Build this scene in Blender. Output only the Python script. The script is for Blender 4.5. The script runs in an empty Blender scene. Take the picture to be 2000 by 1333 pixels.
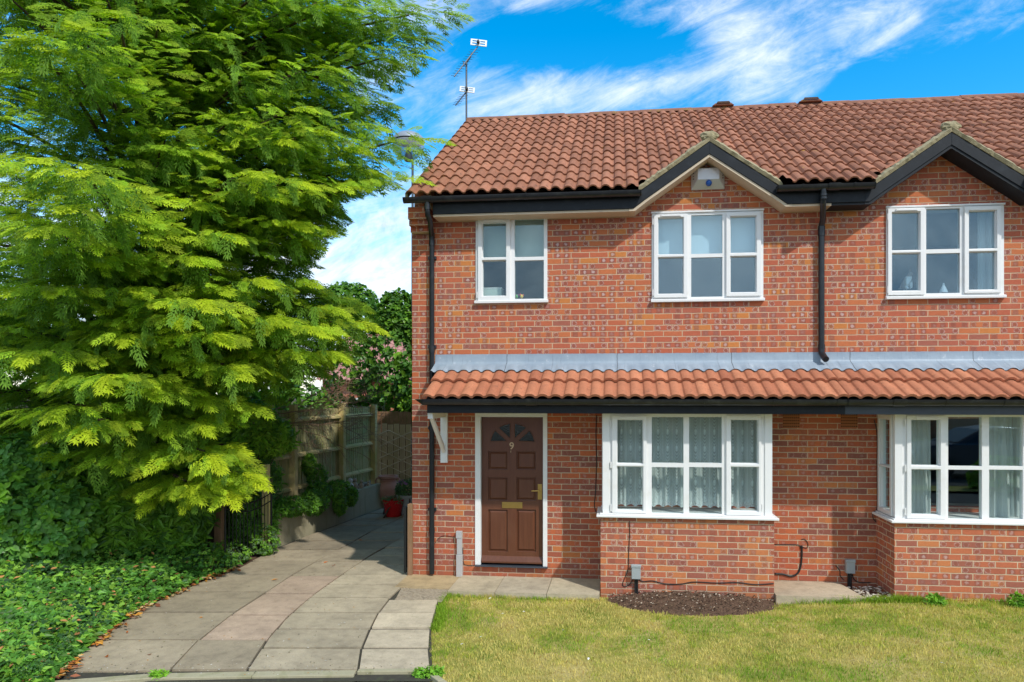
EXPOSURE=0.58; SUN_E=2.4; SKY_B=0.1; SKY_S=0.15; CLOUD_V=0.93; SKY_SAT=1.48; SKY_HUE=0.49; SKY_VAL=1.22; NGRASS=170000; NINNER=90; NFILL=4200
BANDS=[((700,150),(1050,200),60,0.45),((1050,210),(1460,120),50,0.50),((1400,60),(1900,10),70,0.45),((1330,40),(1500,-60),60,0.4),
 ((1560,190),(1780,40),14,0.5),((800,20),(1060,-20),60,0.6),((1500,150),(1950,60),50,0.3),((1150,190),(1600,180),40,0.25),((1000,75),(1330,90),55,-0.75),((1700,160),(2000,190),60,-0.8),((1850,80),(2050,60),60,-0.5)]
import bpy, math, random
import numpy as np
from mathutils import Vector, Matrix
R=math.radians
# ---------------------------------------------------------------- camera, sky, sun
scene=bpy.context.scene
TH=R(6.22); CA,SA=math.cos(TH),math.sin(TH); F=1330.0; H=2.48
cam_d=bpy.data.cameras.new('camera'); cam=bpy.data.objects.new('camera',cam_d)
scene.collection.objects.link(cam); scene.camera=cam
cam.location=(0,0,H); cam.rotation_euler=(R(90),0,TH)
cam_d.sensor_width=36; cam_d.lens=F/2000*36; cam_d.shift_x=-0.03; cam_d.shift_y=0.05025
cam_d.clip_end=2000; cam_d.clip_start=0.05
scene.view_settings.view_transform='Standard'; scene.view_settings.look='None'
scene.view_settings.gamma=1; scene.view_settings.exposure=EXPOSURE
scene.render.resolution_x=1024; scene.render.resolution_y=682
SUN_AZ=R(44.7); SUN_EL=R(47)
tv=Vector((-math.sin(SUN_AZ)*math.cos(SUN_EL), math.cos(SUN_AZ)*math.cos(SUN_EL), -math.sin(SUN_EL)))
sd=bpy.data.lights.new('sun','SUN'); sd.energy=SUN_E; sd.angle=R(1.2); sd.color=(1.0,0.96,0.90)
so=bpy.data.objects.new('sun',sd); scene.collection.objects.link(so)
so.rotation_euler=tv.to_track_quat('-Z','Y').to_euler(); so.location=(8,-8,12)

class NT:
    """small node-graph helper: values can be sockets or constants"""
    def __init__(s,nt): s.nt=nt; nt.nodes.clear()
    def n(s,t,**kw):
        nd=s.nt.nodes.new(t)
        for k,v in kw.items(): setattr(nd,k,v)
        return nd
    def put(s,sock,v):
        if isinstance(v,bpy.types.NodeSocket): s.nt.links.new(v,sock)
        elif v is not None:
            try: sock.default_value=v
            except Exception: sock.default_value=(*v,1.0)
    def m(s,op,a=0.0,b=0.0,c=None,clamp=False):
        nd=s.n('ShaderNodeMath',operation=op,use_clamp=clamp)
        s.put(nd.inputs[0],a); s.put(nd.inputs[1],b)
        if c is not None: s.put(nd.inputs[2],c)
        return nd.outputs[0]
    def vm(s,op,a,b=None,scale=None):
        nd=s.n('ShaderNodeVectorMath',operation=op)
        s.put(nd.inputs[0],a)
        if b is not None: s.put(nd.inputs[1],b)
        if scale is not None: s.put(nd.inputs['Scale'],scale)
        return nd.outputs['Value'] if op in('LENGTH','DOT_PRODUCT','DISTANCE') else nd.outputs[0]
    def xyz(s,x=0.0,y=0.0,z=0.0):
        nd=s.n('ShaderNodeCombineXYZ')
        for i,v in enumerate((x,y,z)): s.put(nd.inputs[i],v)
        return nd.outputs[0]
    def sep(s,v):
        nd=s.n('ShaderNodeSeparateXYZ'); s.put(nd.inputs[0],v); return nd.outputs
    def noise(s,vec,scale=5.0,detail=3.0,rough=0.5,dist=0.0):
        nd=s.n('ShaderNodeTexNoise'); s.put(nd.inputs['Vector'],vec)
        nd.inputs['Scale'].default_value=scale; nd.inputs['Detail'].default_value=detail
        nd.inputs['Roughness'].default_value=rough; nd.inputs['Distortion'].default_value=dist
        return nd.outputs['Fac']
    def white(s,vec):
        nd=s.n('ShaderNodeTexWhiteNoise',noise_dimensions='3D'); s.put(nd.inputs['Vector'],vec)
        return nd.outputs['Value']
    def ramp(s,fac,stops,interp='LINEAR'):
        nd=s.n('ShaderNodeValToRGB'); cr=nd.color_ramp; cr.interpolation=interp
        while len(cr.elements)<len(stops): cr.elements.new(0.5)
        for e,(p,c) in zip(cr.elements,stops):
            e.position=p; e.color=(*c,1.0) if not isinstance(c,(int,float)) else (c,c,c,1.0)
        s.put(nd.inputs[0],fac); return nd.outputs[0]
    def step(s,v,a,b):
        nd=s.n('ShaderNodeMapRange',interpolation_type='SMOOTHSTEP'); s.put(nd.inputs[0],v)
        nd.inputs[1].default_value=a; nd.inputs[2].default_value=b
        nd.inputs[3].default_value=0; nd.inputs[4].default_value=1
        return nd.outputs[0]
    def mix(s,f,a,b,blend='MIX'):
        nd=s.n('ShaderNodeMix',data_type='RGBA',blend_type=blend); s.put(nd.inputs[0],f)
        s.put(nd.inputs[6],a); s.put(nd.inputs[7],b); return nd.outputs[2]
    def pos(s): return s.n('ShaderNodeNewGeometry').outputs['Position']
    def attr(s,name='Col'): return s.n('ShaderNodeAttribute',attribute_name=name).outputs['Color']
    def bump(s,h,strength=0.3,dist=0.01):
        nd=s.n('ShaderNodeBump'); s.put(nd.inputs['Height'],h)
        nd.inputs['Strength'].default_value=strength; nd.inputs['Distance'].default_value=dist
        return nd.outputs[0]
    def pbr(s,col,rough=0.7,metal=0.0,normal=None,spec=0.5,trans=None):
        p=s.n('ShaderNodeBsdfPrincipled'); s.put(p.inputs['Base Color'],col)
        s.put(p.inputs['Roughness'],rough); s.put(p.inputs['Metallic'],metal)
        s.put(p.inputs['Specular IOR Level'],spec)
        if normal is not None: s.put(p.inputs['Normal'],normal)
        return p.outputs[0]
    def out(s,sh,world=False):
        o=s.n('ShaderNodeOutputWorld' if world else 'ShaderNodeOutputMaterial'); s.nt.links.new(sh,o.inputs[0])

# ---- world: physical sky with procedural cloud, all by sky direction
world=bpy.data.worlds.new('World'); scene.world=world; world.use_nodes=True
w=NT(world.node_tree)
sky=w.n('ShaderNodeTexSky',sky_type='NISHITA'); sky.sun_disc=False
sky.sun_elevation=SUN_EL; sky.sun_rotation=math.atan2(-tv.x,-tv.y); sky.air_density=1.0; sky.dust_density=0.3; sky.ozone_density=2.5
dirv=w.n('ShaderNodeTexCoord').outputs['Generated']
dx,dy,dz=w.sep(dirv)
# tangent coordinates about the sky direction in front of the house
fwd=w.m('ADD',w.m('MULTIPLY',dx,-SA),w.m('MULTIPLY',dy,CA)); rgt=w.m('ADD',w.m('MULTIPLY',dx,CA),w.m('MULTIPLY',dy,SA))
af=w.m('MAXIMUM',w.m('ABSOLUTE',fwd),0.12)
tx=w.m('DIVIDE',rgt,af); ty=w.m('DIVIDE',dz,af)
P=w.xyz(tx,ty,w.m('MULTIPLY',w.m('SIGN',fwd),3.0))
def band(ax,ay,bx,by,wd,amp):   # soft streak of cloud between two sky directions
    L=math.hypot(bx-ax,by-ay); ux,uy=(bx-ax)/L,(by-ay)/L
    rx=w.m('SUBTRACT',tx,ax); ry=w.m('SUBTRACT',ty,ay)
    al=w.m('ADD',w.m('MULTIPLY',rx,ux),w.m('MULTIPLY',ry,uy)); pe=w.m('ADD',w.m('MULTIPLY',rx,-uy),w.m('MULTIPLY',ry,ux))
    alc=w.m('MINIMUM',w.m('MAXIMUM',al,0.0),L); da=w.m('SUBTRACT',al,alc)
    d2=w.m('ADD',w.m('POWER',w.m('DIVIDE',pe,wd),2.0),w.m('POWER',w.m('DIVIDE',da,wd*1.5),2.0))
    return w.m('MULTIPLY',w.m('EXPONENT',w.m('MULTIPLY',d2,-1.0)),amp)
def T(px,py): return ((px-1060)/F,(767-py)/F)
cl=None
for (a,b,wd,amp) in BANDS:
    v=band(*T(*a),*T(*b),wd/F,amp); cl=v if cl is None else w.m('ADD',cl,v)
# wispy noise stretched along the streaks
ang=0.42
sx=w.m('ADD',w.m('MULTIPLY',tx,math.cos(ang)),w.m('MULTIPLY',ty,math.sin(ang)))
sy=w.m('SUBTRACT',w.m('MULTIPLY',ty,math.cos(ang)),w.m('MULTIPLY',tx,math.sin(ang)))
wisp=w.noise(w.xyz(w.m('MULTIPLY',sx,4.0),w.m('MULTIPLY',sy,13.0),w.m('MULTIPLY',w.m('SIGN',fwd),3.0)),1.9,11,0.68,0.45)
puff=w.noise(P,6.5,10,0.66,0.2)
fine=w.m('ADD',w.m('MULTIPLY',wisp,0.6),w.m('MULTIPLY',puff,0.4))
low=w.step(ty,0.40,0.20)   # bank of cloud low in the sky
dens=w.m('ADD',w.m('ADD',cl,w.m('MULTIPLY',low,0.85)),w.m('MULTIPLY',w.m('SUBTRACT',fine,0.5),3.0))
back=w.m('LESS_THAN',fwd,0.0)
dens=w.m('ADD',dens,w.m('MULTIPLY',back,1.0))
cov=w.m('MULTIPLY',w.step(dens,-0.10,1.25),w.m('ADD',w.m('ADD',0.62,w.m('MULTIPLY',w.m('SUBTRACT',fine,.5),1.2)),w.m('ADD',w.m('MULTIPLY',low,0.3),w.m('MULTIPLY',back,0.3))),clamp=True)
# the low bank has blue-grey undersides
shade=w.step(w.noise(P,7.0,7,0.6,0.5),0.42,0.62)
shade=w.m('MULTIPLY',shade,w.m('ADD',w.m('MULTIPLY',low,1.0),w.m('MULTIPLY',back,1.0),clamp=True))
ccol=w.mix(shade,(0.90,0.93,0.98),(0.36,0.50,0.68))
ccol=w.mix(w.m('MULTIPLY',back,0.8),ccol,w.mix(w.step(w.noise(P,2.6,8,.6,.6),.40,.62),(0.30,0.46,0.62),(0.92,1.0,1.08)))
hsv=w.n('ShaderNodeHueSaturation'); hsv.inputs['Saturation'].default_value=SKY_SAT; hsv.inputs['Hue'].default_value=SKY_HUE; hsv.inputs['Value'].default_value=SKY_VAL
w.put(hsv.inputs['Color'],sky.outputs[0])
skyc=w.vm('SCALE',hsv.outputs[0],scale=SKY_S/SKY_B)
colr=w.mix(cov,skyc,w.vm('SCALE',ccol,scale=CLOUD_V/SKY_B))
bg=w.n('ShaderNodeBackground'); w.put(bg.inputs[0],colr); bg.inputs[1].default_value=SKY_B
w.out(bg.outputs[0],True)
# ---------------------------------------------------------------- helpers
def at(px,py,Y):
    """metre position on the vertical plane at distance Y that a photo point shows"""
    k=(px-1060)/F; Zc=Y/(CA+SA*k)
    return (CA*k-SA)*Zc, H+(767-py)*Zc/F
def wx(px,Y): return at(px,767,Y)[0]
def wz(px,py,Y): return at(px,py,Y)[1]
def cw(r,d): return (CA*r-SA*d, SA*r+CA*d)
def gr(px,py,z=0.0):
    Zc=F*(H-z)/(py-767); return cw((px-1060)/F*Zc,Zc)
def pt(px,py,d):
    x,y=cw((px-1060)/F*d,d); return Vector((x,y,H+(767-py)*d/F))
OBJS=[]
def setp(o,label=None,cat=None,group=None,kind=None):
    if label: o['label']=label
    if cat: o['category']=cat
    if group: o['group']=group
    if kind: o['kind']=kind
    return o
def link(o,parent):
    scene.collection.objects.link(o)
    if parent is not None: o.parent=parent
    return o
def off(parent):
    v=Vector((0,0,0))
    while parent is not None: v+=Vector(parent.location); parent=parent.parent
    return v
def thing(name,loc,label,cat,group=None,kind=None):
    o=bpy.data.objects.new(name,None); scene.collection.objects.link(o); o.location=loc; o.empty_display_size=0.1
    return setp(o,label,cat,group,kind)
class MB:
    def __init__(s): s.v=[]; s.f=[]; s.g=[]
    def add(s,vs,fs):
        b=len(s.v); c=len(s.f); s.v+= [tuple(v) for v in vs]; s.f+=[tuple(i+b for i in f) for f in fs]; s.g.append((b,len(s.v),c,len(s.f))); return s
    def box(s,x0,x1,y0,y1,z0,z1):
        if x0>x1:x0,x1=x1,x0
        if y0>y1:y0,y1=y1,y0
        if z0>z1:z0,z1=z1,z0
        vs=[(x,y,z) for z in(z0,z1) for y in(y0,y1) for x in(x0,x1)]
        return s.add(vs,[(0,2,3,1),(4,5,7,6),(0,1,5,4),(2,6,7,3),(0,4,6,2),(1,3,7,5)])
    def prism(s,poly,y0,y1):   # polygon in x,z extruded along y
        n=len(poly); vs=[(x,y0,z) for x,z in poly]+[(x,y1,z) for x,z in poly]
        fs=[tuple(range(n)),tuple(range(2*n-1,n-1,-1))]+[(i,i+n,(i+1)%n+n,(i+1)%n) for i in range(n)]
        return s.add(vs,fs)
    def prismz(s,poly,z0,z1):
        n=len(poly); vs=[(x,y,z0) for x,y in poly]+[(x,y,z1) for x,y in poly]
        fs=[tuple(range(n-1,-1,-1)),tuple(range(n,2*n))]+[(i,(i+1)%n,(i+1)%n+n,i+n) for i in range(n)]
        return s.add(vs,fs)
    def prismx(s,poly,x0,x1):  # polygon in y,z
        n=len(poly); vs=[(x0,y,z) for y,z in poly]+[(x1,y,z) for y,z in poly]
        fs=[tuple(range(n)),tuple(range(2*n-1,n-1,-1))]+[(i,i+n,(i+1)%n+n,(i+1)%n) for i in range(n)]
        return s.add(vs,fs)
    def tube(s,pts,r,n=8,cap=True):
        pts=[Vector(p) for p in pts]; m=len(pts); rs=r if isinstance(r,(list,tuple)) else [r]*m
        vs=[]; prev=None
        for i,p in enumerate(pts):
            d=(pts[min(i+1,m-1)]-pts[max(i-1,0)]).normalized()
            a=prev-d*prev.dot(d) if prev is not None else (Vector((0,0,1)) if abs(d.z)<.9 else Vector((1,0,0))).cross(d)
            a.normalize(); prev=a; b=d.cross(a)
            vs+=[tuple(p+(a*math.cos(2*math.pi*k/n)+b*math.sin(2*math.pi*k/n))*rs[i]) for k in range(n)]
        fs=[(i*n+k,i*n+(k+1)%n,(i+1)*n+(k+1)%n,(i+1)*n+k) for i in range(m-1) for k in range(n)]
        if cap: fs+=[tuple(range(n-1,-1,-1)),tuple(range((m-1)*n,m*n))]
        return s.add(vs,fs)
    def lathe(s,prof,c,n=24):   # prof: (radius,z) list about a vertical axis through c
        vs=[(c[0]+r*math.cos(2*math.pi*k/n),c[1]+r*math.sin(2*math.pi*k/n),c[2]+z) for r,z in prof for k in range(n)]
        fs=[(i*n+k,i*n+(k+1)%n,(i+1)*n+(k+1)%n,(i+1)*n+k) for i in range(len(prof)-1) for k in range(n)]
        if prof[0][0]>1e-4: fs.append(tuple(range(n-1,-1,-1)))
        if prof[-1][0]>1e-4: fs.append(tuple(range((len(prof)-1)*n,len(prof)*n)))
        return s.add(vs,fs)
    def blob(s,c,r,seed=0,nu=10,nv=7,amp=.15):
        rg=random.Random(seed); vs=[];
        r=r if isinstance(r,(tuple,list)) else (r,r,r)
        for j in range(nv+1):
            for i in range(nu):
                t=math.pi*j/nv; u=2*math.pi*i/nu; k=1+rg.uniform(-amp,amp)*(0<j<nv)
                vs.append((c[0]+r[0]*k*math.sin(t)*math.cos(u),c[1]+r[1]*k*math.sin(t)*math.sin(u),c[2]+r[2]*k*math.cos(t)))
        fs=[(j*nu+i,(j+1)*nu+i,(j+1)*nu+(i+1)%nu,j*nu+(i+1)%nu) for j in range(nv) for i in range(nu)]
        return s.add(vs,fs)
    def each(s,name,mat,parent,**kw):
        for a,b,c,d in s.g:
            q=MB(); q.v=s.v[a:b]; q.f=[tuple(i-a for i in f) for f in s.f[c:d]]; q.build(name,mat,parent,**kw)
    def build(s,name,mat,parent=None,smooth=False,bevel=0.0,label=None,cat=None,group=None,kind=None,loc=None):
        me=bpy.data.meshes.new(name); o_=off(parent)
        if parent is None and loc is not None: o_=Vector(loc)
        me.from_pydata([(x-o_.x,y-o_.y,z-o_.z) for x,y,z in s.v],[],s.f)
        bm_fix(me)
        me.materials.append(mat)
        if smooth: me.polygons.foreach_set('use_smooth',[True]*len(me.polygons))
        o=bpy.data.objects.new(name,me); link(o,parent)
        if parent is None and loc is not None: o.location=loc
        if smooth=='auto':
            try: me.set_sharp_from_angle(angle=R(35))
            except Exception: pass
        if bevel>0:
            b=o.modifiers.new('bevel','BEVEL'); b.width=bevel; b.segments=2; b.limit_method='ANGLE'; b.angle_limit=R(40)
        return setp(o,label,cat,group,kind)
def bm_fix(me):
    import bmesh
    bm=bmesh.new(); bm.from_mesh(me)
    bmesh.ops.recalc_face_normals(bm,faces=bm.faces); bm.to_mesh(me); bm.free()
def npmesh(name,V,Fc,mat,parent=None,col=None,smooth=False,**kw):
    """fast mesh from numpy verts, faces of one size and per-vertex colours"""
    V=np.asarray(V,dtype=np.float32); Fc=np.asarray(Fc,dtype=np.int32)
    o_=off(parent); V=V-np.array(o_,dtype=np.float32)
    me=bpy.data.meshes.new(name); k=Fc.shape[1]
    me.vertices.add(len(V)); me.vertices.foreach_set('co',V.ravel())
    me.loops.add(Fc.size); me.loops.foreach_set('vertex_index',Fc.ravel())
    me.polygons.add(len(Fc)); me.polygons.foreach_set('loop_start',np.arange(0,Fc.size,k,dtype=np.int32))
    try: me.polygons.foreach_set('loop_total',np.full(len(Fc),k,dtype=np.int32))
    except Exception: pass
    if smooth: me.polygons.foreach_set('use_smooth',np.ones(len(Fc),dtype=bool))
    me.update(calc_edges=True)
    if not smooth: me.shade_flat()
    if col is not None:
        C=np.ones((len(V),4),dtype=np.float32); C[:,:3]=col
        a=me.color_attributes.new('Col','FLOAT_COLOR','POINT'); a.data.foreach_set('color',C.ravel())
    me.materials.append(mat)
    o=bpy.data.objects.new(name,me); link(o,parent)
    return setp(o,kw.get('label'),kw.get('cat'),kw.get('group'),kw.get('kind'))
def vnoise(x,y,seed=0,oct=3):
    """value noise in [0,1] on numpy arrays"""
    out=np.zeros_like(x,dtype=float); amp=1; tot=0
    for o in range(oct):
        xi=np.floor(x).astype(np.int64); yi=np.floor(y).astype(np.int64); fx=x-xi; fy=y-yi
        fx=fx*fx*(3-2*fx); fy=fy*fy*(3-2*fy)
        def h(a,b):
            n=(a*374761393+b*668265263+(seed+o*101)*1442695041)&0x7fffffff
            n=((n^(n>>13))*1274126177)&0x7fffffff
            return ((n^(n>>16))&0xffff)/65535.0
        v=(h(xi,yi)*(1-fx)+h(xi+1,yi)*fx)*(1-fy)+(h(xi,yi+1)*(1-fx)+h(xi+1,yi+1)*fx)*fy
        out+=v*amp; tot+=amp; amp*=.5; x=x*2.03+7.1; y=y*2.03+3.7
    return out/tot
def instance(T,Fc,Rm,t,s,tc=None,ic=None):
    """copies of template verts T with rotations Rm (N,3,3), positions t and sizes s, joined into one array"""
    N=len(t); n=len(T)
    V=np.einsum('nij,kj->nki',Rm,T)*np.asarray(s).reshape(N,-1)[:,None,:]+np.asarray(t)[:,None,:]
    A=(Fc[None,:,:]+(np.arange(N)*n)[:,None,None]).reshape(-1,Fc.shape[1])
    C=None
    if ic is not None:
        tc_=np.ones(n) if tc is None else tc
        C=(ic[:,None,:]*tc_[None,:,None]).reshape(-1,3) if tc_.ndim==1 else (ic[:,None,:]*tc_[None]).reshape(-1,3)
    return V.reshape(-1,3),A,C
def frames(dirs,ups):
    """rotation matrices whose columns are x=dir, z=up-ish"""
    x=dirs/np.linalg.norm(dirs,axis=1,keepdims=True)
    y=np.cross(ups,x); y/=np.linalg.norm(y,axis=1,keepdims=True)+1e-9
    z=np.cross(x,y); return np.stack([x,y,z],axis=2)
def join(parts):
    V=[];Fs=[];C=[];b=0
    for v,f,c in parts: V.append(v);Fs.append(f+b);C.append(c);b+=len(v)
    return np.concatenate(V),np.concatenate(Fs),np.concatenate(C)

# ---------------------------------------------------------------- materials
def mat(name,fn):
    m=bpy.data.materials.new(name); m.use_nodes=True; g=NT(m.node_tree); g.out(fn(g)); return m
def plain(name,col,rough=.6,metal=0,var=.12,scale=6,spec=.5,bumpk=0.15,stain=None):
    def fn(g):
        p=g.pos(); n=g.noise(p,scale,5,.6); n2=g.noise(p,scale*9,3,.6)
        v=g.m('ADD',g.m('MULTIPLY',g.m('SUBTRACT',n,.5),var*2),g.m('MULTIPLY',g.m('SUBTRACT',n2,.5),var))
        c=g.vm('SCALE',tuple(col),scale=g.m('ADD',v,1.0))
        if stain: c=g.mix(g.m('MULTIPLY',g.step(n,.52,.75),stain[1]),c,stain[0])
        return g.pbr(c,g.m('ADD',g.m('MULTIPLY',n2,.15),rough-.07),metal,g.bump(n2,bumpk,.004),spec)
    return mat(name,fn)
def brick_mat(name,ramp,blotch=1.0,seed=0.0,mort=(.56,.41,.27),dark=0.0):
    def fn(g):
        p=g.pos(); nx,ny,nz=g.sep(g.n('ShaderNodeNewGeometry').outputs['True Normal'])
        X,Y,Z=g.sep(p)
        side=g.m('GREATER_THAN',g.m('ABSOLUTE',nx),.7)
        U=g.m('ADD',g.m('MULTIPLY',X,g.m('SUBTRACT',1.0,side)),g.m('MULTIPLY',g.m('ADD',Y,.06),side))
        wob=g.noise(p,9,2,.5); wob2=g.noise(g.vm('ADD',p,(5,3,9)),9,2,.5)
        u=g.m('ADD',g.m('DIVIDE',U,.243),g.m('MULTIPLY',g.m('SUBTRACT',wob,.5),.06))
        v=g.m('ADD',g.m('DIVIDE',g.m('ADD',Z,.013),.075),g.m('MULTIPLY',g.m('SUBTRACT',wob2,.5),.16))
        row=g.m('FLOOR',v); fv=g.m('FRACT',v)
        jit=g.m('MULTIPLY',g.m('SUBTRACT',g.white(g.xyz(row,4.4+seed,1)),.5),.06)
        us=g.m('ADD',g.m('ADD',u,g.m('MULTIPLY',g.m('MODULO',g.m('ADD',row,200.0),2.0),.5)),jit)
        col=g.m('FLOOR',us); fu=g.m('FRACT',us)
        id_=g.xyz(col,row,seed)
        r1=g.white(id_); r2=g.white(g.vm('ADD',id_,(31,7,3))); r3=g.white(g.vm('ADD',id_,(3,71,13))); r4=g.white(g.vm('ADD',id_,(9,17,53)))
        eu=g.m('MULTIPLY',g.m('MINIMUM',fu,g.m('SUBTRACT',1.0,fu)),.243); ev=g.m('MULTIPLY',g.m('MINIMUM',fv,g.m('SUBTRACT',1.0,fv)),.075)
        e=g.m('MINIMUM',eu,ev)
        mask=g.step(g.m('ADD',e,g.m('MULTIPLY',g.m('SUBTRACT',g.noise(p,60,2,.5),.5),.004)),.0038,.0066)
        base=g.ramp(r1,ramp,'CONSTANT')
        # burnt patches with pale kiss marks, at one or both ends of the brick
        off_=g.m('ADD',.16,g.m('MULTIPLY',r4,.12))
        a1=g.m('SUBTRACT',fu,off_); a2=g.m('SUBTRACT',g.m('SUBTRACT',1.0,off_),fu)
        both=g.m('GREATER_THAN',r3,.35)
        one=g.m('ABSOLUTE',a1); two=g.m('MINIMUM',one,g.m('ABSOLUTE',a2))
        du=g.m('ADD',g.m('MULTIPLY',two,both),g.m('MULTIPLY',one,g.m('SUBTRACT',1.0,both)))
        du=g.m('MULTIPLY',du,3.24); nn=g.noise(p,34,4,.7)
        dv=g.m('MULTIPLY',g.m('ABSOLUTE',g.m('SUBTRACT',fv,.5)),1.0)
        d=g.m('ADD',g.m('SQRT',g.m('ADD',g.m('POWER',du,2.0),g.m('POWER',dv,2.0))),g.m('MULTIPLY',g.m('SUBTRACT',nn,.5),.9))
        has=g.m('MULTIPLY',g.m('GREATER_THAN',r2,.20),blotch)
        patch=g.m('MULTIPLY',g.step(g.m('ADD',du,g.m('MULTIPLY',g.m('SUBTRACT',nn,.5),.35)),.56,.36),g.m('MULTIPLY',has,.58))
        c=g.mix(patch,base,(.22,.075,.055))
        pale=g.m('MULTIPLY',g.step(d,.36,.14),g.m('MULTIPLY',g.m('MULTIPLY',has,g.step(r4,.45,.95)),g.step(g.noise(p,1.6,4,.7),.36,.58)))
        ring=g.m('MULTIPLY',g.m('MULTIPLY',g.step(d,.28,.40),g.step(d,.52,.40)),g.m('MULTIPLY',has,g.step(r4,.75,.15)))
        c=g.mix(g.m('MULTIPLY',pale,.75),c,(.60,.45,.42)); c=g.mix(g.m('MULTIPLY',ring,.62),c,(.62,.42,.37))
        grain=g.noise(p,45,4,.65); big=g.noise(p,.9,4,.6)
        c=g.vm('SCALE',c,scale=g.m('ADD',g.m('ADD',.68,g.m('MULTIPLY',grain,.42)),g.m('MULTIPLY',big,.22)))
        # pale bloom and weathering
        bl=g.m('MULTIPLY',g.step(g.noise(g.vm('ADD',p,(9,9,4)),1.7,5,.7),.60,.78),.22); c=g.mix(bl,c,(.58,.40,.31)); c=g.mix(g.m('MULTIPLY',g.step(g.noise(g.xyz(g.m('MULTIPLY',U,5),2.0,g.m('MULTIPLY',Z,.8)),1.0,5,.7),.56,.74),.22),c,(.30,.15,.10))
        mc=g.vm('SCALE',tuple(mort),scale=g.m('ADD',.72,g.m('MULTIPLY',g.noise(p,6,4,.6),.55)))
        c=g.mix(mask,mc,c)
        if dark: # damp, dirty course line near the ground
            dm=g.m('MULTIPLY',g.step(g.m('ADD',Z,g.m('MULTIPLY',g.m('SUBTRACT',big,.5),.25)),.20,.0),dark); c=g.mix(dm,c,(.20,.085,.05))
        hgt=g.m('ADD',mask,g.m('MULTIPLY',grain,.35))
        return g.pbr(c,.86,0,g.bump(hgt,.55,.006),.25)
    return mat(name,fn)
UP=[(0,(.49,.135,.066)),(.22,(.45,.120,.065)),(.46,(.52,.160,.064)),(.66,(.42,.125,.076)),(.76,(.49,.142,.066)),(.88,(.55,.200,.058)),(.95,(.36,.120,.080))]
LO=[(0,(.44,.115,.056)),(.25,(.35,.100,.058)),(.42,(.50,.135,.056)),(.60,(.27,.095,.066)),(.75,(.41,.120,.058)),(.92,(.50,.17,.058))]
M={}
M['brick_up']=brick_mat('brick_upper',UP,1.0,0.0)
M['brick_low']=brick_mat('brick_lower',LO,.45,3.0,(.52,.40,.28),.35)
M['brick_bay']=brick_mat('brick_bay',[(0,(.49,.145,.072)),(.3,(.41,.122,.070)),(.5,(.54,.19,.075)),(.66,(.35,.118,.078)),(.84,(.50,.155,.072))],.8,7.0,(.58,.45,.31),.3)
M['white']=plain('white_paint',(.80,.80,.79),.38,0,.05,5,bumpk=.05,stain=((.60,.58,.50),.35))
M['cream']=plain('cream_paint',(.74,.68,.50),.5,0,.06,5)
M['black']=plain('black_stain',(.010,.013,.017),.55,0,.35,8,spec=.3,bumpk=.3,stain=((.032,.038,.045),.4))
M['gutter']=plain('black_gutter',(.016,.017,.020),.30,0,.3,9,stain=((.07,.075,.06),.4))
M['pipe']=plain('black_pipe',(.012,.015,.019),.33,0,.3,7,stain=((.05,.055,.055),.4))
M['dark']=plain('dark_hole',(.008,.008,.008),.9)
M['room']=plain('room_wall',(.30,.27,.22),.9,0,.05,1)
M['rubber']=plain('black_cable',(.012,.012,.013),.5)
M['metal']=plain('grey_metal',(.30,.31,.33),.45,.6,.1,9)
M['mast']=plain('weathered_steel',(.10,.11,.12),.45,.7,.2,9)
M['iron']=plain('black_iron',(.012,.014,.013),.45,.3,.3,9)
M['brass']=plain('brass',(.55,.36,.11),.3,.9,.15,20)
M['meter']=plain('grey_meter_plastic',(.34,.37,.38),.5,0,.06,8,stain=((.24,.26,.27),.5))
M['alarm']=plain('alarm_steel',(.55,.55,.56),.32,.35,.06,6)
M['blue']=plain('blue_lens',(.01,.10,.42),.15)
M['cement']=plain('mossy_cement',(.34,.29,.17),.95,0,.35,9,bumpk=1.0,stain=((.13,.11,.05),.8))
M['airbrick']=plain('terracotta_airbrick',(.36,.12,.045),.85,0,.12,8)
M['ridge']=plain('weathered_ridge',(.25,.115,.075),.9,0,.3,7,bumpk=.7,stain=((.30,.22,.05),.7))
M['lead0']=plain('lead_flashing',(.34,.44,.54),.5,.1,.18,5,bumpk=.5,stain=((.62,.66,.70),.7))
def lead_fn(g):
    p=g.pos(); X,Y,Z=g.sep(p); n=g.noise(p,4,5,.6); st=g.noise(g.xyz(g.m('MULTIPLY',X,22),1.0,g.m('MULTIPLY',Z,2.0)),1.0,5,.7)
    c=g.mix(n,(.17,.23,.30),(.38,.44,.49)); c=g.mix(g.m('MULTIPLY',g.step(st,.56,.72),.55),c,(.14,.16,.19)); c=g.mix(g.m('MULTIPLY',g.step(g.noise(p,9,5,.7),.60,.72),.6),c,(.52,.55,.58))
    lap=g.m('FRACT',g.m('DIVIDE',g.m('ADD',X,g.m('MULTIPLY',g.m('SUBTRACT',n,.5),.03)),1.47)); c=g.mix(g.m('MULTIPLY',g.m('LESS_THAN',lap,.006),.85),c,(.05,.055,.06))
    return g.pbr(c,.5,.05,g.bump(g.m('ADD',n,g.m('MULTIPLY',st,.4)),.5,.012),.4)
M['lead']=mat('lead_flashing',lead_fn)
def door_fn(g):
    p=g.pos(); X,Y,Z=g.sep(p)
    gn=g.noise(g.xyz(g.m('MULTIPLY',X,40),g.m('MULTIPLY',Y,40),g.m('MULTIPLY',Z,3)),1.0,4,.6)
    c=g.mix(gn,(.078,.024,.011),(.155,.053,.024)); fade=g.step(g.noise(p,3,3,.5),.45,.7)
    c=g.mix(g.m('MULTIPLY',fade,.3),c,(.16,.070,.040))
    return g.pbr(c,.38,0,g.bump(gn,.12,.003))
M['door']=mat('mahogany_stain',door_fn)
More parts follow.
